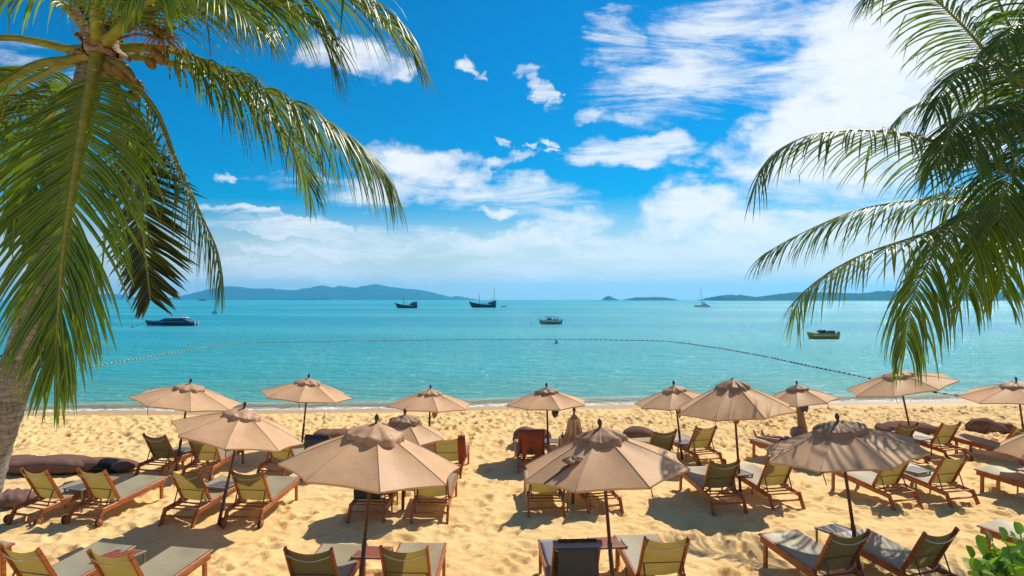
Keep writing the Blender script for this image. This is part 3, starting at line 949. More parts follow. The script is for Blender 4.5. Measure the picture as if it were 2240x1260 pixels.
crown_bits(lp, P(222, 95, 6.15), 5)
for k, (px, py, Y, r, an) in enumerate([(262, 158, 5.95, .062, 0.9), (283, 178, 6.0, .058, 1.0), (298, 186, 6.1, .056, 1.2), (352, 128, 6.0, .050, .3), (330, 138, 6.05, .048, .5), (290, 210, 6.1, .050, 1.3), (245, 150, 6.0, .06, .8), (340, 118, 6.0, .045, .5)]):
    mb = MB()
    mb.lathe([(0.004, -1.25 * r), (.35 * r, -1.15 * r), (.75 * r, -.7 * r), (r, 0), (.92 * r, .5 * r), (.55 * r, 1.05 * r), (.15 * r, 1.25 * r), (.004, 1.27 * r)], 14)
    ob = mb.build('coconut', M_coconut, lp, P(px, py, Y))
    ob.rotation_euler = (0.3, -an, 0.2)
# the dry pointed sheath hanging below the head
mb = MB()
mb.smooth = True
ln, _ = catmull([P(236, 128, 5.95), P(262, 140, 5.9), P(288, 165, 5.88), (P(303, 200, 5.9))], 14)
mb.tube(ln, [0.015, .02, .028, .034, .038, .04, .04, .038, .034, .030, .026, .020, .014, .008, .003], 10)
mb.build('spathe', M_spathe, lp)

# right palm ---------------------------------------------------------------
Yr = 13.0
rp = palm_root('coconut_palm', 'coconut palm reaching in from the right edge with long arching fronds', None)
c0 = P(2365, 290, Yr)
trunk(rp, [Vector((14.6, 12.4, -0.1)), Vector((14.0, 12.5, 1.5)), Vector((12.9, 12.7, 3.6)), Vector((11.6, 12.9, 5.6)), c0], [0.26, 0.19, 0.16, 0.14, 0.15], 8)
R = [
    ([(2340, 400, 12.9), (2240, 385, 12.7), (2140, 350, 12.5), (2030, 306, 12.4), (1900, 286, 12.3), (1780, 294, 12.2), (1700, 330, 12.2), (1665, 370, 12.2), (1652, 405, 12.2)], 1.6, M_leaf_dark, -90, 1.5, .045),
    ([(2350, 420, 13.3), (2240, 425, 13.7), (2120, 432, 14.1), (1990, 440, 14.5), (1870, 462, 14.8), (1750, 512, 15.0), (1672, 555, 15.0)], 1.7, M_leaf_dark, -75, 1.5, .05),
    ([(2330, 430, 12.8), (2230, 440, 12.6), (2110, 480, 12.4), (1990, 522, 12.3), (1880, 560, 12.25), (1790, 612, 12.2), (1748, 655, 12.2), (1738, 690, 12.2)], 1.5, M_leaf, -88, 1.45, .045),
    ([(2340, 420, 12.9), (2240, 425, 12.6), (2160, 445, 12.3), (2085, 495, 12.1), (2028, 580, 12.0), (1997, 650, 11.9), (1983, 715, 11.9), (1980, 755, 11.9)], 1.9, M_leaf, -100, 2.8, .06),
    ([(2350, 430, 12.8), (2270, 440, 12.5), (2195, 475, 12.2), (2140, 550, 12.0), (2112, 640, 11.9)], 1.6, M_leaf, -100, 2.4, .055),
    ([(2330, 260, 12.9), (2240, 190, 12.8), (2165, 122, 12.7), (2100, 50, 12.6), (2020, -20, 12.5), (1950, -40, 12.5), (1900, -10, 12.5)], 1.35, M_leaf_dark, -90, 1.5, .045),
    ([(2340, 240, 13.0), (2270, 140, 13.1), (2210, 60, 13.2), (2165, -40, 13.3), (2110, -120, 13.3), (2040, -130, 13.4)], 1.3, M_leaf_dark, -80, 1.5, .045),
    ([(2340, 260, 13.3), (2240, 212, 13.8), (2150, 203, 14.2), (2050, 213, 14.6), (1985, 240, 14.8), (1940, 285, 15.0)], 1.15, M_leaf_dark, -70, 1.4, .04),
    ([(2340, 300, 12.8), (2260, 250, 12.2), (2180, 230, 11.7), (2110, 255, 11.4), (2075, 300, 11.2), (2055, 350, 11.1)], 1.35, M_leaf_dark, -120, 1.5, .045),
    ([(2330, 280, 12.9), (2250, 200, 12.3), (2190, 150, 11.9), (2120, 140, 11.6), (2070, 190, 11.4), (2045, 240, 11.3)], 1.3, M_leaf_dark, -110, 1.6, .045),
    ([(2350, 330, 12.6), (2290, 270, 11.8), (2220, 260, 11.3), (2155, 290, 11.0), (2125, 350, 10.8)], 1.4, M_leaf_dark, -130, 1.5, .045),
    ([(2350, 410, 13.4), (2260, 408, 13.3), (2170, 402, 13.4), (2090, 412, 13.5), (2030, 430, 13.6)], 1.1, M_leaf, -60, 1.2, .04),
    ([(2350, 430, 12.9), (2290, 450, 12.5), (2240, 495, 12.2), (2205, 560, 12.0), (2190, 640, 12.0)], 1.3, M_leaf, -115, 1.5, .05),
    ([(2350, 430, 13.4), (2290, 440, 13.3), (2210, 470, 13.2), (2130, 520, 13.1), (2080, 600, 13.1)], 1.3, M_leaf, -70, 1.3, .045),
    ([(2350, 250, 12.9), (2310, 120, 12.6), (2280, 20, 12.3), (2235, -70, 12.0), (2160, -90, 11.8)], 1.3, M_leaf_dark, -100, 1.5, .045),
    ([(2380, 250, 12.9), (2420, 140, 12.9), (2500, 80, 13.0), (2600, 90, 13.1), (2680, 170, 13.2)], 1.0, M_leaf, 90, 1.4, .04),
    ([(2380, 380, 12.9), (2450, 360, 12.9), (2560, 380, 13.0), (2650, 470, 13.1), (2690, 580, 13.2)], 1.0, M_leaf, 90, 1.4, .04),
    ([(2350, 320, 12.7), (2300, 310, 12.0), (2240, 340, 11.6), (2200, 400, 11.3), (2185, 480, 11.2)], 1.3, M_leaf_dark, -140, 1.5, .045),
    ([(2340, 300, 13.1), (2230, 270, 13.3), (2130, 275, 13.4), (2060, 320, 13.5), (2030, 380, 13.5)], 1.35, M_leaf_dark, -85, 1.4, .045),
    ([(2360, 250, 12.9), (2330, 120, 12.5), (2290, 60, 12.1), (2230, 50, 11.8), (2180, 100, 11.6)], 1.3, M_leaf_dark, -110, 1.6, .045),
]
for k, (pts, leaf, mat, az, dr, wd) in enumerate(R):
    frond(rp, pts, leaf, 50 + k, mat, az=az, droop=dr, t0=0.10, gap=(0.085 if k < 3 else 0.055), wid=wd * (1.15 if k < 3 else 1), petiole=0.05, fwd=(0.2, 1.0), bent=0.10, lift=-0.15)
crown_bits(rp, c0 + Vector((0, 0, .1)), 6, 1.4)


# shrub in the bottom-right corner ---------------------------------------------
def shrub():
    rnd = random.Random(3)
    root = empty('shrub', (3.3, 3.55, 0))
    tag(root, 'glossy green shrub with round leaves in the bottom right corner', 'shrub')
    st, lf = MB(), MB()
    lv = []
    lf.smooth = True
    base = Vector((3.3, 3.55, 0))
    tips = []
    main = []
    for k in range(7):
        top = base + Vector((rnd.uniform(-.45, .6), rnd.uniform(-.3, .35), rnd.uniform(1.9, 2.25)))
        ln, _ = catmull([base + Vector((rnd.uniform(-.1, .1), rnd.uniform(-.1, .1), -.05)), base + (top - base) * .5 + Vector((rnd.uniform(-.15, .15), rnd.uniform(-.1, .1), 0)), top], 10)
        st.tube(ln, [0.022 - 0.0013 * i for i in range(11)], 6)
        main.append(ln)
    want = [(2128, 1222), (2140, 1250), (2148, 1196), (2165, 1228), (2172, 1188), (2185, 1215), (2200, 1180), (2205, 1235), (2220, 1195), (2232, 1170), (2240, 1215), (2178, 1245), (2155, 1215)]
    for (px, py) in want:
        tips.append(P(px, py, rnd.uniform(3.45, 3.75)))
    for k in range(150):
        tips.append(base + Vector((rnd.gauss(0.15, .42), rnd.gauss(0, .26), rnd.uniform(1.2, 2.55))))
    for tp in tips:
        q = project(tp)
        if q[0] < 2125 and q[1] < 1270 and tp not in tips[:13]:
            continue
        if q[1] < 1180 + (2240 - q[0]) * 0.35 - 12 and tp not in tips[:13]:
            continue
        ln = min(main, key=lambda l: (l[7] - tp).length)
        s = ln[rnd.randint(5, 9)]
        tw, L = catmull([s, s.lerp(tp, .5) + Vector((rnd.uniform(-.05, .05), rnd.uniform(-.05, .05), -.05)), tp], 8)
        st.tube(tw, [0.009 - .0007 * i for i in range(9)], 5)
        T = (tw[-1] - tw[-2]).normalized()
        for j in range(7):
            p = tw[-1] - T * 0.035 * j
            a = j * 1.9 + rnd.uniform(-.4, .4)
            ref = T.cross(Vector((0, 0, 1))).normalized()
            q2 = Quaternion(T, a)
            d = ((q2 @ ref) * (1.0 if j else .3) + T * rnd.uniform(.3, .8) + Vector((0, 0, .3))).normalized()
            LL, WW = rnd.uniform(.060, .085), rnd.uniform(.058, .074)
            wd = d.cross(Vector((rnd.uniform(-.3, .3), rnd.uniform(-.5, .1), 1))).normalized()
            un = wd.cross(d)
            o = len(lf.v)
            vs, fs = [], []
            for s_ in range(7):
                q_ = s_ / 6
                w = WW * 0.5 * math.sqrt(max(0.0, 1 - (2 * (q_ ** 0.85) - 1) ** 2)) * 1.15 + .001
                cpt = p + d * (LL * q_) - un * 0.06 * LL * q_ * q_
                vs += [cpt - wd * w + un * w * .25, cpt, cpt + wd * w + un * w * .25]
            r1 = rnd.random()
            lv += [(r1, 0.3 * (i // 3) / 6, 0) for i in range(21)]
            for s_ in range(6):
                b = s_ * 3
                fs += [(b, b + 1, b + 4, b + 3), (b + 1, b + 2, b + 5, b + 4)]
            lf.add(vs, fs)
    for m_ in (st, lf):
        m_.v = [tuple(Vector(p) - base) for p in m_.v]
    st.build('branch', M_bushstem, root)
    ob = lf.build('leaf', M_bushleaf, root)
    ob.name = 'foliage'
    at = ob.data.attributes.new('leafv', 'FLOAT_VECTOR', 'POINT')
    at.data.foreach_set('vector', [c for q in lv for c in q])


shrub()


def rebase(root, base):
    base = Vector(base)
    for ch in root.children:
        ch.location = ch.location - base
    root.location = base


rebase(lp, P(-190, 1640, Yl + .1))
rebase(rp, (14.6, 12.4, 0))

# ------------------------------------------------------------------ sun loungers
LW = 0.325          # half width
HINGE_Z, FOOT_Z = 0.30, 0.40
BL, BA = 0.70, math.radians(60)


def rail_z(y):
    return 0.245 + (y + 0.42) * (0.395 - 0.245) / 1.57


def lounger(wheels, BA=BA):
    root = empty('sun_lounger', (0, 0, 0))
    for s in (-1, 1):
        x = s * LW
        m = MB()
        m.beam((x, -0.43, rail_z(-.43) - .02), (x, 1.13, rail_z(1.13) - .025), 0.038, 0.085)
        m.beam((x * 0.985, -0.06, rail_z(-.06) + .035), (x * 0.985, 1.18, rail_z(1.18) + .030), 0.05, 0.03)
        m.build('side_rail', M_wood, root)
        m = MB()
        m.beam((x, -0.40, rail_z(-.42) + .015), (x, -0.56, -0.05), 0.045, 0.075, up=(0, 1, 0))
        lg = m.build('leg', M_wood, root)
        m = MB()
        m.beam((x, 1.02, rail_z(1.02) - .05), (x, 1.03, -0.06), 0.042, 0.07, up=(0, 1, 0))
        m.build('leg', M_wood, root)
        if wheels:
            m = MB()
            m.mi = 0
            prof = [(0.001, -.02), (.062, -.02), (.066, -.012), (.066, .012), (.062, .02), (.001, .02)]
            m.lathe(prof, 22)
            m.lathe([(.001, -.026), (.016, -.026), (.016, .026), (.001, .026)], 12)
            w = m.build('wheel', M_wood, root, (x + s * .035, -0.53, 0.058))
            w.rotation_euler = (0, math.pi / 2, 0)
            m = MB()
            m.lathe([(.064, -.021), (.076, -.019), (.079, 0), (.076, .019), (.064, .021)], 22)
            m.f = m.f[:-2]; m.m = m.m[:-2]; m.s = m.s[:-2]
            m.build('tyre', M_rubber, w)
    for (y, dz, w, h) in ((-0.47, -.10, .05, .028), (-0.38, .0, .035, .02), (-0.24, 0.0, .032, .018), (-0.10, .0, .03, .018), (1.10, -.03, .04, .05), (0.45, -.06, .04, .04)):
        m = MB()
        m.beam((-LW, y, rail_z(y) + dz), (LW, y, rail_z(y) + dz), w, h)
        m.build('crossbar', M_wood, root)
    # seat sling
    m = MB()

    def seat(u, v):
        y = 0.03 + v * 1.13
        q = (u - .5) * 2
        sag = -0.035 * (1 - q * q) * math.sin(math.pi * min(1, v * 1.02)) ** .6
        return (q * (LW - .012), y, rail_z(y) + .052 + sag)
    m.grid(seat, 8, 16)
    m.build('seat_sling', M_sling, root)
    # backrest
    up = Vector((0, -math.cos(BA), math.sin(BA)))
    nf = Vector((0, math.sin(BA), math.cos(BA)))
    b0 = Vector((0, 0.0, rail_z(0) + .035))
    stiles = []
    for s in (-1, 1):
        x = Vector((s * (LW - .035), 0, 0))
        m = MB()
        m.beam(b0 + x - up * .04, b0 + x + up * BL, 0.032, 0.06, up=nf)
        stiles.append(m)
    m = MB()

    def back(u, v):
        q = (u - .5) * 2
        sag = -0.045 * (1 - q * q) * (0.35 + 0.65 * abs(2 * v - 1) ** .7 if v > .5 else 0.35 + .65 * abs(2 * v - 1))
        top = -0.045 * (1 - q * q) * max(0, v - .7) / .3
        return b0 + Vector((q * (LW - .045), 0, 0)) + up * (v * (BL - .03) + .01 + top) + nf * (.012 + sag)
    m.grid(back, 10, 12)
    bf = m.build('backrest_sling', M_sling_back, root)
    for q_ in stiles:
        q_.build('backrest_stile', M_wood, bf)
    for (v, dip, r, dn) in ((BL - .085, 0.055, .009, .03), (0.035, .05, .011, .05)):
        m = MB()
        pts = []
        for i in range(13):
            q = (i / 12 - .5) * 2
            pts.append(b0 + Vector((q * (LW - .045), 0, 0)) + up * (v - dip * (1 - q * q)) - nf * (dn + dip * (1 - q * q)))
        m.tube(pts, r, 8)
        m.build('curved_rod', M_steel, bf)
    m = MB()
    for s in (-1, 1):
        x = s * (LW - .06)
        m.beam(b0 + Vector((x, 0, 0)) + up * 0.27 - nf * .035, (x, -0.27, rail_z(-.27) + .02), 0.016, 0.020, up=(1, 0, 0))
    m.beam(b0 + Vector((-LW + .06, 0, 0)) + up * 0.27 - nf * .04, b0 + Vector((LW - .06, 0, 0)) + up * 0.27 - nf * .04, .012, .012)
    m.beam((-LW + .06, -0.27, rail_z(-.27) + .02), (LW - .06, -0.27, rail_z(-.27) + .02), .012, .012)
    m.build('support_strut', M_pole, root)
    return root


UPV = Vector((0, -math.cos(BA), math.sin(BA)))
TOPP = Vector((0, 0, rail_z(0) + .035)) + UPV * BL
KEY = {'TL': (-LW, TOPP.y, TOPP.z), 'TR': (LW, TOPP.y, TOPP.z), 'RL': (-LW, -0.57, 0.0), 'RR': (LW, -0.57, 0.0),
       'FL': (-LW, 1.17, 0.425), 'FR': (LW, 1.17, 0.425), 'BL': (-LW + .03, 0, .32), 'BR': (LW - .03, 0, .32)}


def fit(keys, th0=0.0, prior=0.0):
    """find the ground position and heading of a lounger from points seen on it"""
    k0 = list(keys)[0]
    g = G(keys[k0][0], keys[k0][1], KEY[k0][2])
    x = np.array([g.x, g.y, th0])

    def res(x):
        r = []
        c, s = math.cos(x[2]), math.sin(x[2])
        for k, (px, py) in keys.items():
            lx, ly, lz = KEY[k]
            q = project((x[0] + c * lx - s * ly, x[1] + s * lx + c * ly, lz))
            r += [q[0] - px, q[1] - py]
        r.append((x[2] - th0) * prior)
        return np.array(r)
    for it in range(40):
        r = res(x)
        J = np.zeros((len(r), 3))
        for j in range(3):
            e = np.zeros(3); e[j] = 1e-4
            J[:, j] = (res(x + e) - r) / 1e-4
        dx = np.linalg.lstsq(J, -r, rcond=None)[0]
        dx = np.clip(dx, -2, 2)
        dx[2] = np.clip(dx[2], -.3, .3)
        x = x + dx
        if np.abs(dx).max() < 1e-6:
            break
    return x, float(np.sqrt((res(x)[:-1] ** 2).mean()))


D = math.radians
GF, GM, GB = 'sun loungers in the row nearest the camera', 'sun loungers in the middle row', 'sun loungers in the far row'
# key, keypoints, heading guess (deg, + = turned left), wheels, group, label
LG = [
    ('F0', dict(FR=(30, 1190)), -20, 1, GF, 'sun lounger of which only the foot corner shows at the left edge, below the trunk'),
    ('F1', dict(TR=(85, 1210), FL=(207, 1187), FR=(301, 1187)), -20, 1, GF, 'sun lounger cut by the bottom left corner of the photo, left of the slatted table'),
    ('F2', dict(TL=(174, 1216), TR=(297, 1215), FL=(377, 1190), FR=(467, 1190)), -18, 1, GF, 'orange wood sun lounger right of the slatted table at bottom left, olive sling backrest'),
    ('F3', dict(TL=(615, 1207), TR=(733, 1203), FL=(710, 1187), FR=(798, 1187)), -8, 0, GF, 'sun lounger left of the large front left umbrella pole, backrest cut by the bottom edge'),
    ('F4', dict(TL=(826, 1202), TR=(941, 1197), FL=(882, 1188), FR=(969, 1186)), -3, 0, GF, 'sun lounger right of the reddish table at the large front left umbrella'),
    ('F5', dict(TL=(1207, 1190), TR=(1318, 1187), FL=(1185, 1181), FR=(1270, 1179)), 5, 0, GF, 'sun lounger with a black towel over its back, bottom centre'),
    ('F6', dict(TL=(1404, 1180), TR=(1514, 1178), FL=(1355, 1170), FR=(1428, 1167)), 10, 0, GF, 'sun lounger with bright olive back just right of the front centre umbrella pole'),
    ('F7', dict(TL=(1810, 1174), TR=(1914, 1165), FL=(1659, 1160), FR=(1743, 1156)), 28, 0, GF, 'dark shaded sun lounger left of the striped shadow umbrella pole, bottom right'),
    ('F8', dict(TL=(2008, 1166), TR=(2116, 1161), FR=(1891, 1149)), 28, 0, GF, 'sun lounger with leaf shadows on its olive back, second from the right at the bottom'),
    ('F9', dict(FL=(2124, 1143), FR=(2202, 1143)), 30, 0, GF, 'sun lounger behind the green shrub whose foot end alone shows'),
    ('S1', dict(TL=(37, 1031), TR=(110, 1029), FR=(260, 1049), RR=(72, 1143)), -22, 1, GM, 'orange wheeled sun lounger next to the palm trunk, leftmost with a full backrest'),
    ('S2', dict(TL=(170, 1031), TR=(239, 1030), RR=(213, 1144), RL=(125, 1143), FR=(367, 1048)), -20, 1, GM, 'orange wheeled sun lounger, second to the right from the palm trunk'),
    ('S3', dict(TL=(369, 1037), TR=(444, 1037), RL=(337, 1147), RR=(420, 1144)), -20, 0, GM, 'darkly shaded sun lounger left of the leaning umbrella pole, middle row left'),
    ('S4', dict(TL=(506, 1035), TR=(579, 1033), RR=(563, 1145), FR=(650, 1051)), -18, 1, GM, 'wheeled sun lounger just right of the leaning umbrella pole, middle row left'),
    ('S5', dict(RL=(759, 1144), RR=(840, 1140), BL=(785, 1080)), -8, 0, GM, 'sun lounger with a dark green towel under the front left umbrella edge'),
    ('S6', dict(TR=(981, 1030), RL=(903, 1140), RR=(976, 1136), FR=(997, 1046)), -6, 0, GM, 'sun lounger with olive back seen under the right edge of the front left umbrella'),
    ('S7', dict(RL=(1160, 1131), RR=(1230, 1128), FL=(1149, 1041)), 3, 0, GM, 'sun lounger half hidden under the left edge of the front centre umbrella'),
    ('S8', dict(RL=(1293, 1127), RR=(1363, 1123), BL=(1270, 1078)), 10, 0, GM, 'sun lounger whose rear legs show right behind the front centre umbrella pole'),
    ('S9', dict(TL=(1547, 1011), TR=(1614, 1009), RL=(1566, 1120), RR=(1635, 1112), FL=(1491, 1034)), 20, 0, GM, 'shaded sun lounger left of the umbrella pole, right of the front centre umbrella'),
    ('S10', dict(TL=(1669, 1008), TR=(1736, 1004), RL=(1700, 1111), RR=(1768, 1107), FR=(1650, 1023)), 20, 0, GM, 'sun lounger with a yellow green back half in shade, left of the striped shadow umbrella'),
    ('S11', dict(TR=(1990, 1021), RL=(1956, 1103), RR=(2027, 1107), FL=(1812, 1020)), 25, 0, GM, 'sun lounger partly behind the striped shadow umbrella, seat pointing left'),
    ('S12', dict(TL=(2053, 1004), TR=(2118, 1001), RL=(2084, 1101), RR=(2158, 1106)), 25, 0, GM, 'sun lounger with bright yellow back just right of the striped shadow umbrella'),
    ('S13', dict(FL=(2121, 1022), FR=(2178, 1023)), 30, 0, GM, 'sun lounger entering from the right edge above the shrub, only its foot half visible'),
    ('T1', dict(TL=(308, 962), TR=(367, 961), RL=(288, 1037), RR=(350, 1035)), -22, 0, GB, 'dark sun lounger right beside the black cushion, far row left'),
    ('T2', dict(TL=(414, 961), TR=(471, 960), RR=(456, 1040), FR=(529, 981)), -20, 1, GB, 'wheeled sun lounger under the umbrella that overhangs it, second from left in the far row'),
    ('T3', dict(TL=(574, 959), TR=(628, 958), RL=(559, 1034)), -14, 0, GB, 'sun lounger standing alone left of the thin far umbrella pole, far row'),
    ('T4', dict(TL=(668, 956), TR=(722, 955)), -8, 0, GB, 'sun lounger with a black towel mostly hidden behind the front left umbrella'),
    ('T5', dict(TL=(950, 957), TR=(1005, 956)), -3, 0, GB, 'sun lounger with an orange towel hanging from its right side, behind the front left umbrella'),
    ('T6', dict(TL=(1135, 951), TR=(1189, 950), RL=(1137, 1028)), 2, 0, GB, 'sun lounger with an orange towel thrown over the whole back, left of the closed umbrella'),
    ('T7', dict(TL=(1226, 957), TR=(1280, 956)), 6, 0, GB, 'sun lounger almost hidden behind the front centre umbrella beside the closed umbrella'),
    ('T8', dict(TL=(1430, 941), TR=(1480, 941)), 14, 0, GB, 'shaded sun lounger left of the far umbrella pole behind the front centre umbrella'),
    ('T9', dict(TL=(1520, 940), TR=(1567, 938), RL=(1533, 1014), RR=(1588, 1011)), 18, 1, GB, 'sun lounger with a diagonal shade line on its yellow back, far row right of centre'),
    ('T10', dict(FL=(1658, 968), RL=(1762, 1028)), 38, 0, GB, 'sun lounger carrying a lying person, mostly behind the striped shadow umbrella'),
    ('T11', dict(TL=(1960, 931), TR=(2009, 931), RR=(2038, 1001)), 22, 1, GB, 'dark shaded sun lounger in front of the brown cushion, far row right'),
    ('T12', dict(TL=(2055, 933), TR=(2102, 932), RL=(2076, 1001), RR=(2133, 1003)), 22, 1, GB, 'sun lounger with bright yellow back in the far row near the right edge'),
    ('T13', dict(TL=(2206, 937), FL=(2095, 958)), 28, 0, GB, 'sun lounger reaching to the right edge below the crumpled cushion'),
]
FLAT = D(22)
proto = {0: lounger(0), 1: lounger(1)}
used = {0: False, 1: False}
LP = {}
for key, kp, th, wh, grp, lab in LG:
    prior = 60 if len(kp) >= 3 else (400 if len(kp) == 2 else 5000)
    x, err = fit(kp, D(th), prior)
    if err > 4:
        print('FIT', key, [round(float(q), 2) for q in x], 'err', round(err, 1))
    if key == 'T10':
        o = lounger(0, FLAT)
    elif used[wh]:
        o = dup(proto[wh])
    else:
        o, used[wh] = proto[wh], True
    o.location = (x[0], x[1], 0)
    o.rotation_euler = (0, 0, x[2])
    tag(o, lab, 'sun lounger', grp)
    LP[key] = Matrix.Translation((x[0], x[1], 0)) @ Matrix.Rotation(x[2], 4, 'Z')


# ------------------------------------------------------------------ towels on loungers
def towel(key, mat, label, cat='towel', front=0.55, behind=0.35, w=0.27, seed=1, tails=False, cx=0.0, name='towel', wrinkle=.012, solid=True, off=.008):
    M = LP[key]
    nf = Vector((0, math.sin(BA), math.cos(BA)))
    b0 = Vector((0, 0, rail_z(0) + .035))
    rnd = random.Random(seed)
    ph = [rnd.uniform(0, 6) for _ in range(6)]
    path = []
    n = 10
    for i in range(n + 1):                        # seat part
        y = front * (1 - i / n) + 0.06
        path.append((Vector((0, y, rail_z(y) + .065)), Vector((0, 0, 1))))
    for i in range(1, n + 1):
        s = BL * i / n
        path.append((b0 + UPV * (s + .01) + nf * .03, nf))
    path.append((TOPP + UPV * .035 + nf * 0.0, UPV))
    for i in range(1, n + 1):
        s = behind * i / n
        path.append((TOPP + UPV * .01 - nf * (.045 + .02 * i / n) + Vector((0, -.02, -s * (0.95))) + UPV * 0.0, -nf))
    N = len(path) - 1
    mb = MB()

    def fn(u, v):
        f = v * N
        i = min(int(f), N - 1)
        p = path[i][0].lerp(path[i + 1][0], f - i)
        nn = path[i][1].lerp(path[i + 1][1], f - i)
        q = (u - .5) * 2
        lo = 0.0
        if tails and v > .72:
            lo = (v - .72) / .28
        ww = w * (1 - 0.25 * lo) * (1 + .04 * math.sin(9 * v + ph[0]))
        wr = wrinkle * (math.sin(q * 7 + 5 * v + ph[1]) + .6 * math.sin(q * 13 - 9 * v + ph[2])) * (1 + 2 * lo)
        dz = -lo * (.10 * math.sin(q * 4 + ph[3]) + .10 * (abs(q) > .3))
        return M @ (p + nn * (abs(wr) + off) + Vector((cx + q * ww, 0, dz)))
    mb.grid(fn, 16, 34)
    c = M @ Vector((0, 0, 0))
    mb.v = [tuple(Vector(p) - c) for p in mb.v]
    o = mb.build(name, mat, None, c)
    if solid:
        md = o.modifiers.new('solid', 'SOLIDIFY')
        md.thickness = 0.006
    tag(o, label, cat)
    return o


towel('F5', M_black, 'black towel covering the back of the bottom centre lounger', w=0.25, behind=.55, front=.05, seed=2, off=.010, wrinkle=.004)
towel('S5', M_greentowel, 'dark green towel on the lounger under the front left umbrella', w=0.26, behind=.55, seed=3)
towel('T4', M_black, 'black towel over the lounger hidden behind the front left umbrella', w=0.27, seed=4)
towel('T6', M_orange, 'orange towel thrown over the back of the lounger left of the closed umbrella', w=0.30, behind=.42, tails=True, seed=5)
towel('T7', M_orange, 'orange towel on the lounger beside the closed umbrella', w=0.22, behind=.3, seed=6)
towel('T5', M_orange, 'orange towel hanging from the right side of the lounger behind the front left umbrella', w=0.07, cx=.33, behind=.55, front=.2, tails=True, seed=7)
towel('F5', M_bluegrey, 'grey blue mat on the seat of the bottom centre lounger', 'mat', w=0.30, behind=.02, front=1.0, seed=8, name='seat_mat', wrinkle=.002, off=-.006)


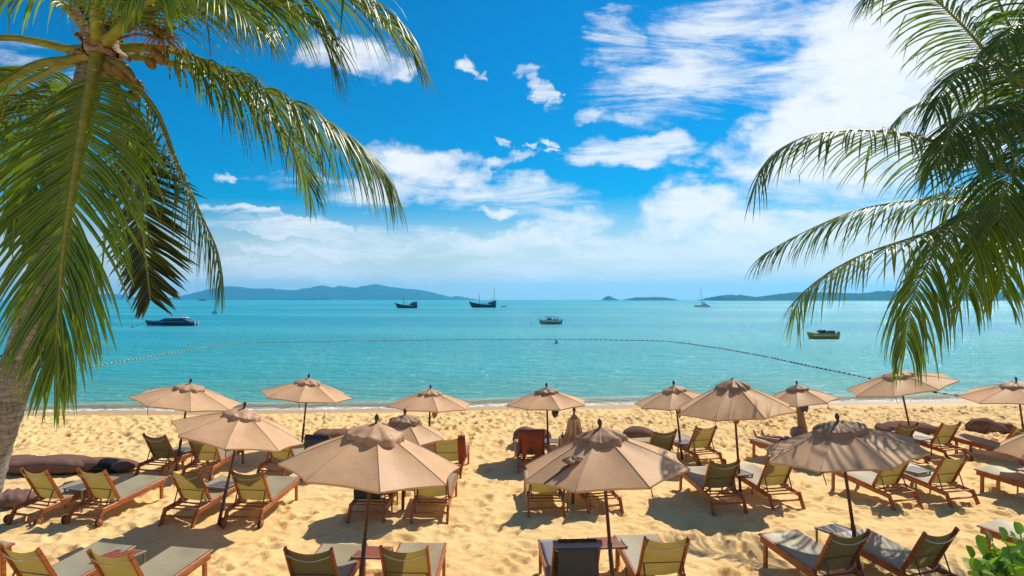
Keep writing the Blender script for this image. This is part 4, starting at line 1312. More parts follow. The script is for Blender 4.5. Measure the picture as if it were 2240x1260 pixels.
# ------------------------------------------------------------------ umbrellas
def umbrella(key, base, apex, half, rim, seed, label, finial=True, pale=False, rot=None, drop=None, closed=False, group='beige beach umbrellas', vent=True, ventk=1.0, flap=False, strap=True):
    """base, apex: pixels of the pole foot and of the finial tip; half: half canopy width in px; rim: px row of the rim at the pole"""
    rnd = random.Random(seed)
    B = G(base[0], base[1], 0)
    T = P(apex[0], apex[1], B.y)
    ax = (T - B)
    Lp = ax.length
    root = empty('beach_umbrella', B)
    root.rotation_mode = 'QUATERNION'
    root.rotation_quaternion = Vector((0, 0, 1)).rotation_difference(ax.normalized())
    tag(root, label, 'umbrella', group)
    R = half / FPX * B.y
    zr = P(base[0], rim, B.y).z           # rim height
    fin = 0.13 if finial else 0.0
    ztop = Lp - fin
    m = MB()
    m.tube([(0, 0, -0.25), (0, 0, ztop * .5), (0, 0, ztop + .02)], [0.026, 0.024, 0.022], 12)
    m.build('pole', M_pole, root)
    m = MB()
    m.lathe([(.03, 0.62), (.034, .63), (.034, .70), (.03, .71)], 12)
    m.lathe([(.027, 0.0), (.030, .0), (.030, .60), (.027, .60)], 12)
    m.build('pole_sleeve', M_rib, root)
    if finial:
        m = MB()
        z = ztop
        m.lathe([(.018, z - .02), (.022, z + .01), (.014, z + .025), (.030, z + .05), (.034, z + .075), (.024, z + .105), (.008, z + .128), (.001, z + .132)], 12)
        m.build('finial', M_finial, root)
    a0 = rot if rot is not None else rnd.uniform(0, math.pi / 4)
    if closed:
        m = MB()

        def fn(u, v):
            a = u * 2 * math.pi
            r = (0.035 + .16 * v ** .8) * (1 + .28 * math.sin(a * 8 + 1)) * (1 + .08 * math.sin(3 * a + 5 * v))
            return (r * math.cos(a), r * math.sin(a), ztop - .03 - v * .62 + .02 * math.sin(a * 8) * v)
        m.grid(fn, 64, 10, wrapu=True)
        m.build('vent_flap', M_vent, root)
        m = MB()

        def fn2(u, v):
            a = u * 2 * math.pi
            r = (0.05 + .085 * math.sin(math.pi * min(1, v * .9 + .1)) ** .7) * (1 + .3 * math.sin(a * 8 + 2 * v)) * (1.05 - .2 * v)
            return (r * math.cos(a), r * math.sin(a), ztop - .10 - v * 1.15)
        m.grid(fn2, 64, 16, wrapu=True)
        m.build('canopy', M_canopy, root)
        return root
    zrl = zr / (ax.normalized().z)
    zc = ztop - 0.05                      # canopy apex
    dropv = zc - zrl
    nS, nR = 10, 12                        # per-gore segments

    def canopy_pt(a, r01, lift=0.0):
        g = ((a - a0) / (math.pi / 4)) % 1.0
        rib = abs(g - .5) * 2              # 1 at a rib, 0 mid gore
        k = math.cos(math.pi / 8) / math.cos((g - .5) * math.pi / 4)
        scal = 1 - 0.050 * (1 - rib ** 2) * r01 ** 2
        r = R * r01 * (k if True else 1) * scal
        z = zc - dropv * (r01 ** 1.04) - 0.030 * (1 - rib ** 2) * math.sin(math.pi * r01 ** .8) * R / 1.2
        z += 0.020 * math.sin(math.pi * r01) * 1.0
        z += .008 * math.sin(3 * a + seed) * r01 + lift
        return (r * math.cos(a), r * math.sin(a), z)
    m = MB()
    m.smooth = True
    vs, fs = [], []
    NA = nS * 8
    for j in range(nR + 1):
        r01 = 0.03 + .97 * j / nR
        for i in range(NA):
            vs.append(canopy_pt(a0 + i * 2 * math.pi / NA, r01))
    for j in range(nR):
        for i in range(NA):
            i2 = (i + 1) % NA
            fs.append((j * NA + i, (j + 1) * NA + i, (j + 1) * NA + i2, j * NA + i2))
    # short turned-down hem
    o = len(vs)
    for i in range(NA):
        p = Vector(canopy_pt(a0 + i * 2 * math.pi / NA, 1.0))
        vs.append(p + Vector((-p.x * .012, -p.y * .012, -.03)))
    for i in range(NA):
        i2 = (i + 1) % NA
        fs.append((nR * NA + i, o + i, o + i2, nR * NA + i2))
    m.add(vs, fs)
    can = m.build('canopy', M_canopy, root)
    sh = can.data.attributes.new('sharp_edge', 'BOOLEAN', 'EDGE')
    flags = []
    for e in can.data.edges:
        a_, b_ = sorted(e.vertices)
        rib_e = a_ < (nR + 1) * NA and b_ < (nR + 1) * NA and a_ % NA == b_ % NA and (a_ % NA) % nS == 0
        rim_e = nR * NA <= a_ < (nR + 1) * NA and nR * NA <= b_ < (nR + 1) * NA
        flags.append(bool(rib_e or rim_e))
    sh.data.foreach_set('value', flags)
    # seams
    m = MB()
    for k in range(8):
        a = a0 + k * math.pi / 4
        m.tube([Vector(canopy_pt(a, .05 + .95 * q / 8)) + Vector((0, 0, .002)) for q in range(9)], 0.0045, 5)
    m.build('seam', M_canopy, can)
    # ribs and struts under the canopy
    hubz = zc - dropv - 0.05
    for k in range(8):
        a = a0 + k * math.pi / 4
        m = MB()
        pts = [Vector(canopy_pt(a, .04 + .955 * q / 6)) - Vector((0, 0, .022)) for q in range(7)]
        m.tube(pts, 0.008, 6)
        m.tube([(.03 * math.cos(a), .03 * math.sin(a), hubz - .05), pts[3]], 0.007, 6)
        m.build('rib', M_rib, root)
    m = MB()
    m.lathe([(.024, hubz - .09), (.045, hubz - .08), (.045, hubz - .03), (.024, hubz - .02)], 14)
    m.build('runner', M_rib, root)
    # ruffled vent cap
    if vent:
        rv = 0.27 * R * ventk
        ph = [rnd.uniform(0, 6.28) for _ in range(6)]

        def vent_fn(u, v):
            a = u * 2 * math.pi
            fold = 2 * abs(math.sin(a * 4 + ph[0] + .6 * math.sin(2 * a + ph[4]))) ** .7 - 1
            fine = math.sin(a * 11 + ph[1] + 1.3 * math.sin(3 * a))
            fold *= (.35 if pale else 1.0)
            ruf = fold * .65 + fine * .35 + .35 * math.sin(a * 3 + ph[2])
            w_ = min(1, v / .8)
            r = .022 + (rv - .022) * w_ * (1 + .10 * ruf * v * v)
            crown = dropv * 0.27 * w_ ** 1.25
            z = zc + .05 - crown + (.030 * fold + .012 * fine) * v ** 1.5 * rv / .3
            if v > .8:
                q = (v - .8) / .2
                r += rv * (.03 + .05 * ruf) * q
                z -= .085 * q * (1 + .55 * ruf)
            z += 0.010 * math.sin(v * 11 + 3 * math.sin(a * 2 + ph[4])) * v
            return (r * math.cos(a), r * math.sin(a), z)
        m = MB()
        m.grid(vent_fn, 160, 18, wrapu=True)
        m.build('vent_flap', M_vent_fresh if pale else M_vent, root)
    if strap:
        a = a0 + rnd.choice([5, 6]) * math.pi / 4 + .02
        m = MB()
        p = Vector(canopy_pt(a, 1.0))
        pts = [p + Vector((0, 0, 0)), p + Vector((.01, -.01, -.10)), p + Vector((.03, 0, -.19))]
        m.tube(pts, [.006, .008, .005], 5)
        m.build('tie_strap', M_rib, root)
    if flap:
        # bunched-up strap and cloth caught on the canopy
        a = a0 + flap * math.pi / 4
        m = MB()
        c = Vector(canopy_pt(a, .62)) + Vector((0, 0, .03))

        def ff(u, v):
            an = u * 2 * math.pi
            r = .10 * math.sin(math.pi * v) * (1 + .35 * math.sin(3 * an + 1) + .2 * math.sin(7 * an))
            return c + Vector((r * 1.3 * math.cos(an), r * math.sin(an) * .8, (v - .35) * .10 + .02 * math.sin(5 * an) * v))
        m.grid(ff, 24, 8, wrapu=True)
        m.build('bunched_cloth', M_vent, root)
        m = MB()
        m.tube([c, Vector(canopy_pt(a - .12, .8)) + Vector((0, 0, .012)), Vector(canopy_pt(a - .2, 1.0)) + Vector((0, 0, .0))], .012, 6)
        m.build('tie_strap', M_rib, root)
    return root


umbrella('U1', (786, 1300), (825, 905), 196, 1018, 1, 'large beige umbrella at front left with a smooth pale vent cap', pale=True, rot=.28, ventk=1.15)
umbrella('U2', (1343, 1300), (1311, 915), 187, 1022, 2, 'large beige umbrella at front centre with a bunched cloth on its left panel', rot=.36, flap=4.6, ventk=1.05)
umbrella('U3', (1881, 1255), (1830, 903), 169, 985, 3, 'umbrella streaked by palm leaf shadows at front right', rot=.1, ventk=1.15)
umbrella('U4', (478, 1147), (537, 878), 140, 946, 4, 'umbrella on a strongly leaning dark pole at left, above the shaded loungers', rot=.2, pale=True)
umbrella('U5', (385, 1030), (418, 827), 113, 876, 5, 'umbrella nearest the palm trunk, its canopy against the water, far left', rot=.5, pale=True)
umbrella('U6', (659, 985), (676, 817), 99, 864, 6, 'umbrella with a flat smooth cap standing highest against the sea, left of centre', rot=.12, pale=True)
umbrella('U7', (938, 968), (942, 841), 92, 886, 7, 'far umbrella behind the front left umbrella, left of centre', rot=.3, pale=True)
umbrella('U8', (881, 1115), (886, 893), 92, 955, 8, 'small umbrella peeking out right behind the front left umbrella', rot=.5, ventk=1.3)
umbrella('U9', (1200, 1008), (1195, 837), 91, 882, 9, 'far umbrella left of the closed umbrella, dark cloth hanging below it', rot=.25)
umbrella('U10', (1492, 1004), (1473, 832), 90, 879, 10, 'far umbrella overlapped by the wider umbrella on its right', rot=.4, pale=True)
umbrella('U11', (1620, 1080), (1602, 829), 129, 895, 11, 'wide umbrella without a finial, right of the front centre umbrella', finial=False, rot=.15)
umbrella('U12', (1758, 960), (1742, 832), 80, 874, 12, 'far umbrella with a thick cloth wrapped pole and a blue cloth', rot=.35)
umbrella('U13', (2003, 995), (1961, 801), 110, 842, 13, 'far umbrella partly behind the hanging palm frond tip at right', rot=.15, pale=True)
umbrella('U14', (2245, 985), (2222, 824), 115, 862, 14, 'pale umbrella cut by the right edge of the photo', rot=.3, pale=True, vent=True)
umbrella('U16', (2315, 1090), (2298, 912), 112, 985, 16, 'grey shaded umbrella of which only the left tip shows at the right edge', rot=.39)
umbrella('U15', (1253, 1106), (1256, 890), 30, 0, 15, 'closed umbrella with its cloth hanging in folds beside the orange towels', closed=True, group=None)


def hanging(px, py, Y, w, h, mat, label, seed, cat='cloth', name='hanging_cloth'):
    c = P(px, py, Y)
    rnd = random.Random(seed)
    ph = rnd.uniform(0, 6)
    mb = MB()

    def fn(u, v):
        an = u * 2 * math.pi
        r = w * (0.18 + .55 * math.sin(math.pi * min(1, v * .8 + .08))) * (1 + .25 * math.sin(3 * an + ph) + .15 * math.sin(5 * an + 4 * v))
        return (r * math.cos(an), r * .45 * math.sin(an), -v * h + .15 * h * math.sin(an * 2 + ph) * v)
    mb.grid(fn, 20, 8, wrapu=True)
    o = mb.build(name, mat, None, c)
    tag(o, label, cat)
    return o


hanging(1214, 893, G(1199, 985).y - .05, .11, .22, M_black, 'small black cloth hanging below the umbrella left of the closed one', 1)
hanging(1761, 882, G(1758, 960).y - .12, .14, .25, M_blue, 'bright blue cloth tied to the thick wrapped umbrella pole', 2)
hanging(950, 899, G(938, 968).y - .05, .09, .20, M_vent, 'brown pouch hanging under the far umbrella left of centre', 3, 'pouch', 'pouch')
hanging(1487, 893, G(1492, 1004).y - .05, .06, .22, M_vent, 'small brown pouch hanging under the umbrella left of the wide one', 4, 'pouch', 'pouch')
hanging(1611, 903, G(1620, 1080).y - .07, .08, .22, M_wood, 'rust brown pouch hanging on the pole of the wide umbrella', 5, 'pouch', 'pouch')
hanging(526, 957, G(478, 1147).y + .4, .07, .30, M_black, 'dark cloth hanging behind the strongly leaning pole', 6)
# cloth wound round the thick pole
B = G(1758, 960)
mb = MB()
T_ = P(1745, 872, B.y)


def wrapfn(u, v):
    a = u * 2 * math.pi
    r = (.155 - .105 * v) * (1 + .12 * math.sin(3 * a + 6 * v) + .06 * math.sin(7 * a))
    c = Vector((0, 0, 0)).lerp(T_ - B, v)
    return (c.x + r * math.cos(a), c.y + r * math.sin(a), c.z)


mb.grid(wrapfn, 24, 14, wrapu=True)
tag(mb.build('pole_wrap', M_vent, None, B), 'brown cloth wound thickly round the far umbrella pole', 'cloth')


# ------------------------------------------------------------------ side tables
def table(top_mat, w=.44, d=.44, h=.42, n=9):
    root = empty('side_table', (0, 0, 0))
    m = MB()
    sl = d / n
    for i in range(n):
        y = -d / 2 + sl * (i + .5)
        m.beam((-w / 2 + .02, y, h), (w / 2 - .02, y, h), sl * .78, .016)
    m.build('table_top', top_mat, root)
    m = MB()
    for s in (-1, 1):
        m.beam((s * w / 2, -d / 2 - .01, h), (s * w / 2, d / 2 + .01, h), .028, .03)
        m.beam((-w / 2 + .01, s * d / 2, h - .004), (w / 2 - .01, s * d / 2, h - .004), .026, .026)
    m.build('table_frame', M_frame_tan, root)
    for sx in (-1, 1):
        for sy in (-1, 1):
            m = MB()
            m.beam((sx * w / 2, sy * (d / 2 - .02), h - .01), (sx * w / 2, sy * (d / 2 - .02), -.05), .028, .028, up=(0, 1, 0))
            m.build('leg', M_frame_tan, root)
    return root


TB = [
    ('r', 262, 1214, -18, 'slatted red wood table between the two loungers at bottom left'),
    ('r', 815, 1208, -4, 'slatted red wood table beside the front left umbrella pole'),
    ('r', 1328, 1187, 8, 'slatted red wood table behind the front centre umbrella pole'),
    ('g', 1832, 1160, 26, 'grey slatted table with palm shadows beside the striped shadow umbrella pole'),
    ('g', 400, 984, -20, 'narrow side table between the two leftmost far loungers'),
    ('g', 182, 1064, -20, 'side table between the two orange wheeled loungers near the trunk'),
    ('g', 487, 1060, -18, 'side table behind the strongly leaning umbrella pole'),
    ('g', 888, 1064, -5, 'side table between the loungers under the front left umbrella'),
    ('g', 1262, 1067, 6, 'side table hidden under the front centre umbrella beside the closed umbrella foot'),
    ('g', 1612, 1034, 18, 'side table between the middle loungers at the wide umbrella pole'),
    ('g', 1492, 967, 15, 'side table between the two far loungers right of the front centre umbrella'),
    ('g', 1999, 1028, 24, 'side table between the two loungers just right of the striped shadow umbrella'),
    ('g', 2008, 958, 22, 'side table between the dark and the yellow far loungers at right'),
    ('g', 1206, 964, 2, 'pale side table right of the orange draped lounger'),
    ('g', 2262, 1030, 26, 'side table cut by the right edge of the photo'),
]
tp = {'r': table(M_wood_top, .47, .42), 'g': table(M_wood_grey)}
tu = {'r': 0, 'g': 0}
for mt, px, py, th, lab in TB:
    o = dup(tp[mt]) if tu[mt] else tp[mt]
    tu[mt] = 1
    g = G(px, py, .42)
    o.location = (g.x, g.y, 0)
    o.rotation_euler = (0, 0, D(th))
    tag(o, lab, 'side table', 'slatted side tables between the loungers')


# ------------------------------------------------------------------ beach cushions
def cushion(x0, x1, ytop, ybot, depth, label, seed, mat=None, hgt=None, rotz=0, crumple=.010, z0=0.0, lump=.07):
    Yb = G((x0 + x1) / 2, ybot, z0).y + depth * .38
    w = (x1 - x0) / FPX * Yb
    c = P((x0 + x1) / 2, HOR, Yb)
    c.z = z0
    h = (hgt or 0.34) * .9
    rnd = random.Random(seed)
    ph = [rnd.uniform(0, 6.28) for _ in range(8)]
    mb = MB()

    def fn(u, v):
        a = u * 2 * math.pi
        ca, sa = math.cos(a), math.sin(a)
        e = .62
        cx = math.copysign(abs(ca) ** e, ca)
        cy = math.copysign(abs(sa) ** e, sa)
        b = (v - .5) * math.pi
        rr = abs(math.cos(b)) ** .75
        zz = math.sin(b)
        x, y = cx * rr * w / 2, cy * rr * depth / 2
        z = (math.copysign(abs(zz) ** .85, zz) * .5 + .45) * h
        hump = 1 + lump * math.sin(x / w * 7 + ph[0]) + lump * .6 * math.sin(y / depth * 5 + ph[1])
        z = z * hump
        z += crumple * (math.sin(x * 17 + 6 * y + ph[2]) * math.sin(y * 13 + ph[3]) + .6 * math.sin(x * 31 + y * 23 + ph[4])) * rr
        return (x, y, max(z, -.03))
    mb.grid(fn, 56, 22, wrapu=True)
    mb.tube([Vector(fn(i / 48, .47)) * 1.012 + Vector((0, 0, .004)) for i in range(49)], .008, 5, cap=False)
    o = mb.build('beach_cushion', mat or M_cushion, None, c)
    o.rotation_euler = (0, 0, D(rotz))
    tag(o, label, 'cushion', 'big beach cushions lying on the sand')
    return o


cushion(18, 212, 1002, 1040, .85, 'long brown beach cushion at far left beside the palm trunk', 1, hgt=.40, rotz=2)
cushion(-60, 90, 1003, 1034, .8, 'brown beach cushion behind the palm trunk', 2, hgt=.34)
cushion(122, 306, 1006, 1036, .7, 'brown beach cushion just behind the black one at left', 3, hgt=.33, rotz=-2)
cushion(196, 277, 1010, 1037, .45, 'black oval beach cushion in front of the brown ones at left', 4, mat=M_cushion_blk, hgt=.33, crumple=.006)
cushion(2, 66, 1076, 1112, .7, 'small brown cushion on the sand at the foot of the palm trunk', 5, hgt=.30, crumple=.03)
cushion(688, 768, 944, 968, .8, 'brown beach cushion behind the lounger hidden by the front left umbrella', 6, hgt=.36)
cushion(1362, 1432, 938, 968, .7, 'brown beach cushion left of the far shaded lounger right of centre', 7, hgt=.42, crumple=.008)
cushion(1916, 2046, 930, 952, .8, 'long brown beach cushion behind the far dark lounger at right', 8, hgt=.36, crumple=.03)
cushion(2115, 2206, 925, 950, .8, 'crumpled brown beach cushion near the right edge', 9, hgt=.38, crumple=.05, lump=.25)
cushion(1122, 1206, 940, 985, .9, 'thick grey brown cushion on the sand right behind the orange draped lounger', 10, hgt=.62, crumple=.02)
cushion(1730, 1762, 935, 964, .5, 'small grey striped beach pillow beside the wrapped pole', 11, mat=M_stripe, hgt=.40, crumple=.02)

# bottles on the hidden side table beside the closed umbrella
for k, (px, py, h) in enumerate(((1231, 965, .24), (1239, 964, .30))):
    g = G(px, py, .36)
    mb = MB()
    mb.lathe([(.001, 0), (.036, 0), (.038, .02), (.038, h * .55), (.014, h * .75), (.012, h * .96), (.016, h), (.001, h)], 14)
    o = mb.build('bottle', M_bottle, None, (g.x, g.y, .36))
    tag(o, ('shorter' if k == 0 else 'taller') + ' dark bottle standing beside the closed umbrella', 'bottle')
g = G(1235, 964.5, .36)
mb = MB()
mb.box((0, 0, .345), (.34, .34, .03))
for sx in (-1, 1):
    for sy in (-1, 1):
        mb.beam((sx * .14, sy * .14, .33), (sx * .15, sy * .15, -.04), .03, .03, up=(0, 1, 0))
tag(mb.build('stool', M_wood_top, None, (g.x, g.y, 0)), 'small wooden stool carrying the dark bottles by the closed umbrella', 'stool')


# ------------------------------------------------------------------ the lying person
def skin_body(parent, M, name, nodes, edges, rootn, mat, sub=2):
    names = list(nodes)
    me = bpy.data.meshes.new(name)
    me.from_pydata([tuple(M @ Vector(nodes[n][0])) for n in names], [(names.index(a), names.index(b)) for a, b in edges], [])
    o = bpy.data.objects.new(name, me)
    COL.objects.link(o)
    md = o.modifiers.new('skin', 'SKIN')
    md.use_smooth_shade = True
    lay = me.skin_vertices[0].data if me.skin_vertices else None
    if lay is None:
        bm = __import__('bmesh').new()
        bm.from_mesh(me)
        bm.verts.layers.skin.verify()
        bm.to_mesh(me)
        bm.free()
        lay = me.skin_vertices[0].data
    for i, n in enumerate(names):
        r = nodes[n][1]
        lay[i].radius = r if isinstance(r, tuple) else (r, r)
        lay[i].use_root = (n == rootn)
    s = o.modifiers.new('sub', 'SUBSURF')
    s.levels = s.render_levels = sub
    me.materials.append(mat)
    if parent is not None:
        o.parent = parent
    return o


def person_lying(M, label):
    loc = M @ Vector((0, 0.1, 0.36))
    root = empty('person', loc)
    tag(root, label, 'person')
    ML = Matrix.Translation(-loc) @ M
    up, nf = Vector((0, -math.cos(FLAT), math.sin(FLAT))), Vector((0, math.sin(FLAT), math.cos(FLAT)))
    b0 = Vector((0, 0, rail_z(0) + .035))
    on = lambda s, x, o=.13: tuple(b0 + up * s + nf * o + Vector((x, 0, 0)))
    z = lambda y, o: rail_z(y) + .04 + o
    N = {
        'pelvis': ((0, .14, z(.14, .12)), (.15, .11)), 'belly': (on(.16, 0, .13), (.135, .10)), 'chest': (on(.36, 0, .14), (.155, .11)),
        'neckb': (on(.50, 0, .13), (.075, .07)), 'neck': (on(.57, 0, .13), (.052, .052)), 'head0': (on(.64, 0, .15), (.072, .08)), 'head1': (on(.74, 0, .155), (.078, .09)), 'head2': (on(.81, 0, .145), (.05, .06)),
        'shL': (on(.47, -.17), .055), 'elL': (on(.22, -.29, .10), .040), 'wrL': ((-.24, .20, z(.2, .14)), .026), 'pL': ((-.20, .29, z(.29, .15)), (.040, .018)),
        'shR': (on(.47, .17), .055), 'elR': (on(.22, .29, .10), .040), 'wrR': ((.24, .20, z(.2, .14)), .026), 'pR': ((.20, .29, z(.29, .15)), (.040, .018)),
        'hipL': ((-.09, .18, z(.18, .11)), .085), 'knL': ((-.13, .60, z(.6, .09)), .056), 'cfL': ((-.13, .74, z(.74, .075)), .054), 'anL': ((-.14, 1.02, z(1.02, .06)), .034), 'heL': ((-.14, 1.07, z(1.07, .05)), .036), 'ftL': ((-.15, 1.11, z(1.11, .14)), (.036, .026)), 'toL': ((-.155, 1.15, z(1.15, .225)), (.038, .014)),
        'hipR': ((.09, .18, z(.18, .11)), .085), 'knR': ((.11, .58, z(.58, .13)), .056), 'cfR': ((.115, .72, z(.72, .085)), .052), 'anR': ((.12, .98, z(.98, .06)), .034), 'heR': ((.12, 1.03, z(1.03, .05)), .034), 'ftR': ((.13, 1.07, z(1.07, .13)), (.036, .026)), 'toR': ((.135, 1.10, z(1.1, .20)), (.038, .014)),
    }
    E = [('pelvis', 'belly'), ('belly', 'chest'), ('chest', 'neckb'), ('neckb', 'neck'), ('neck', 'head0'), ('head0', 'head1'), ('head1', 'head2')]
    for s in 'LR':
        E += [('chest', 'sh' + s), ('sh' + s, 'el' + s), ('el' + s, 'wr' + s), ('wr' + s, 'p' + s), ('pelvis', 'hip' + s), ('hip' + s, 'kn' + s),
              ('kn' + s, 'cf' + s), ('cf' + s, 'an' + s), ('an' + s, 'he' + s), ('he' + s, 'ft' + s), ('ft' + s, 'to' + s)]
        sg = -1 if s == 'L' else 1
        p = Vector(N['p' + s][0])
        for k, (dx, ln) in enumerate(((-.03, .058), (-.01, .070), (.01, .066), (.03, .052))):
            a = p + Vector((dx, .030, 0))
            m_ = a + Vector((dx * .15, ln * .55, -.004))
            t_ = a + Vector((dx * .2, ln, -.020))
            N[f'f{s}{k}a'] = (tuple(a), .0085); N[f'f{s}{k}b'] = (tuple(m_), .0082); N[f'f{s}{k}c'] = (tuple(t_), .0068)
            E += [('p' + s, f'f{s}{k}a'), (f'f{s}{k}a', f'f{s}{k}b'), (f'f{s}{k}b', f'f{s}{k}c')]
        a = p + Vector((-sg * .035, -.02, 0))
        t_ = a + Vector((-sg * .03, .035, -.01))
        N[f'f{s}ta'] = (tuple(a), .010); N[f'f{s}tb'] = (tuple(t_), .008)
        E += [('p' + s, f'f{s}ta'), (f'f{s}ta', f'f{s}tb')]
    skin_body(root, ML, 'body', N, E, 'pelvis', M_skin)
    # nose, ears, hair, swim shorts
    h = Vector(N['head1'][0])
    mb = MB()
    mb.smooth = True

    def hair(u, v):
        a = u * 2 * math.pi
        b = v * math.pi * .55
        q = Vector((math.sin(b) * math.cos(a) * .086, math.sin(b) * math.sin(a) * .098, math.cos(b) * .10))
        return ML @ (h + up * .03 + (Vector((q.x, 0, 0)) + nf * (q.y - .012) + up * q.z) * 1.0)
    mb.grid(hair, 24, 8, wrapu=True)
    mb.build('hair', M_hair, root)
    mb = MB()
    n0 = h + nf * .088 - up * .02
    mb.tube([ML @ (n0 + up * .03), ML @ (n0 + nf * .012), ML @ (n0 - up * .012 + nf * .004)], [.006, .013, .008], 8)
    for s in (-1, 1):
        mb.tube([ML @ (h + Vector((s * .078, 0, 0)) + up * .02), ML @ (h + Vector((s * .088, 0, 0)) - up * .0), ML @ (h + Vector((s * .08, 0, 0)) - up * .03)], [.010, .014, .008], 8)
    mb.build('face', M_skin, root)
    mb = MB()
    for s, k in ((-1, 'L'), (1, 'R')):
        a, b = Vector(N['hip' + k][0]), Vector(N['kn' + k][0])
        mb.tube([ML @ Vector((s * .03, .08, N['pelvis'][0][2])), ML @ a, ML @ a.lerp(b, .3), ML @ a.lerp(b, .55)], [.13, .118, .100, .092], 16)
    mb.build('shorts', M_navy, root)


person_lying(LP['T10'], 'bare legged person lying on the far lounger, mostly hidden by the striped shadow umbrella')
# ------------------------------------------------------------------ boats
M_navyhull = pbr('navy_hull_paint', (0.006, 0.012, 0.035), (0.008, 0.016, 0.05), rough=0.25, scale=1, coat=.3)
M_white = pbr('white_gelcoat', (0.72, 0.73, 0.74), (0.64, 0.65, 0.66), rough=0.35, scale=1)
M_bluepaint = pbr('blue_paint', (0.03, 0.16, 0.34), (0.02, 0.12, 0.28), rough=0.3, scale=1)
M_yellow = pbr('yellow_paint', (0.66, 0.36, 0.02), (0.55, 0.28, 0.02), rough=0.35, scale=1)
M_glassdark = pbr('tinted_glass', (0.012, 0.02, 0.03), rough=0.08)
M_glasspale = pbr('cabin_glass', (0.16, 0.26, 0.30), (0.08, 0.14, 0.18), rough=0.1, scale=2)
M_darkwood = pbr('tarred_wood', (0.022, 0.016, 0.014), (0.045, 0.03, 0.022), rough=0.7, scale=2, vscale=(1, 1, 6))
M_oldpaint = pbr('faded_paint', (0.30, 0.27, 0.22), (0.18, 0.10, 0.07), rough=0.7, scale=2)
M_bluecanvas = cloth('blue_canvas', (0.03, 0.20, 0.50), (0.03, 0.2, .5), .2)
M_red = pbr('red_paint', (0.45, 0.05, 0.03), rough=.5)


def hull(root, L, Bm, H, mat_idx_fn, mats, rise=0.35, rake=0.18, stern_rise=0.0, flare=0.75, draft=0.25, name='hull', nL=28, nP=12, fine=0.5, sternw=0.85, rubrail=None):
    """bow towards -x, stern towards +x, waterline z=0"""
    mb = MB()
    mb.smooth = True
    rows = []
    for i in range(nL + 1):
        s = i / nL                       # 0 stern, 1 bow
        w = Bm / 2 * (sternw + (1 - sternw) * min(1, s * 3)) * (1 - max(0, (s - fine) / (1 - fine)) ** 2.1)
        top = H * (1 + rise * max(0, (s - .4) / .6) ** 1.8 + stern_rise * max(0, (.3 - s) / .3) ** 1.5)
        x0 = L / 2 - L * s
        row = []
        for j in range(nP + 1):
            q = j / nP                   # 0 port rail -> 1 starboard rail
            a = (q - .5) * 2
            v = 1 - abs(a)               # 0 at rail, 1 at keel
            z = top * (1 - v ** .8 * (1 + draft / top))
            ww = w * (1 - v ** (1.2 + flare)) * (1 if v < 1 else 0)
            x = x0 - rake * L * s ** 4 * max(0, z / top) * .6
            row.append((x, math.copysign(ww, a), z))
        rows.append(row)
    vs = [p for r in rows for p in r]
    w_ = nP + 1
    for i in range(nL):
        for j in range(nP):
            q = [(i * w_ + j), (i * w_ + j + 1), ((i + 1) * w_ + j + 1), ((i + 1) * w_ + j)]
            zc = sum(vs[k][2] for k in q) / 4
            top = H
            mb.mi = mat_idx_fn(zc / H, sum(vs[k][0] for k in q) / 4 / L)
            mb.f.append(tuple(q)); mb.m.append(mb.mi); mb.s.append(True)
    mb.v = vs
    mb.f.append(tuple(range(nP, -1, -1))); mb.m.append(mat_idx_fn(.8, .5)); mb.s.append(False)
    # deck
    o = len(mb.v)
    for i in range(nL + 1):
        a, b = rows[i][0], rows[i][-1]
        mb.v += [(a[0], a[1] * .97, a[2] - .06 * H), (b[0], b[1] * .97, b[2] - .06 * H)]
    for i in range(nL):
        mb.f.append((o + 2 * i, o + 2 * i + 1, o + 2 * i + 3, o + 2 * i + 2)); mb.m.append(len(mats) - 1); mb.s.append(False)
    return mb.build(name, mats, root)


def prism_xz(mb, pts, y0, y1, inset=0.0):
    """side outline pts (x, z) extruded across the boat, top edges drawn in by inset"""
    zmax = max(p[1] for p in pts); zmin = min(p[1] for p in pts)
    n = len(pts)
    vs = []
    for side in (0, 1):
        for (x, z) in pts:
            k = (z - zmin) / max(1e-6, zmax - zmin) * inset
            vs.append((x, (y0 + k) if side == 0 else (y1 - k), z))
    fs = [tuple(range(n - 1, -1, -1)), tuple(range(n, 2 * n))]
    for i in range(n):
        fs.append((i, (i + 1) % n, n + (i + 1) % n, n + i))
    mb.add(vs, fs)


def boat_root(name, px, py, rotz, label, cat, grp=None):
    g = G(px, py, SEA_Z)
    o = empty(name, (g.x, g.y, SEA_Z), (0, 0, D(rotz)))
    tag(o, label, cat, grp)
    return o, g.y


# dark speed yacht at left
r, Y = boat_root('motor_yacht', 375, 713, 2, 'dark navy motor yacht with white roof anchored at left', 'motor yacht')
L = 110 / FPX * Y
hull(r, L * .93, L * .26, L * .085, lambda z, x: 1 if z < .22 else 0, [M_navyhull, M_white, M_white], rise=.35, rake=.10, fine=.35)
mb = MB()
prism_xz(mb, [(-.42 * L, .095 * L), (-.20 * L, .11 * L), (.42 * L, .098 * L), (.47 * L, .05 * L), (-.30 * L, .07 * L)], -.115 * L, .115 * L, .01 * L)
mb.build('upper_deck', M_bluepaint, r)
mb = MB()
prism_xz(mb, [(-.21 * L, .108 * L), (-.07 * L, .158 * L), (.27 * L, .160 * L), (.36 * L, .108 * L)], -.10 * L, .10 * L, .02 * L)
cab = mb.build('cabin', M_glassdark, r)
mb = MB()
for s in (-1, 1):
    prism_xz(mb, [(-.11 * L, .134 * L), (-.05 * L, .155 * L), (.22 * L, .157 * L), (.23 * L, .134 * L)], s * .092 * L - .002 * L, s * .092 * L + .002 * L, 0)
mb.build('window', M_glasspale, cab)
mb = MB()
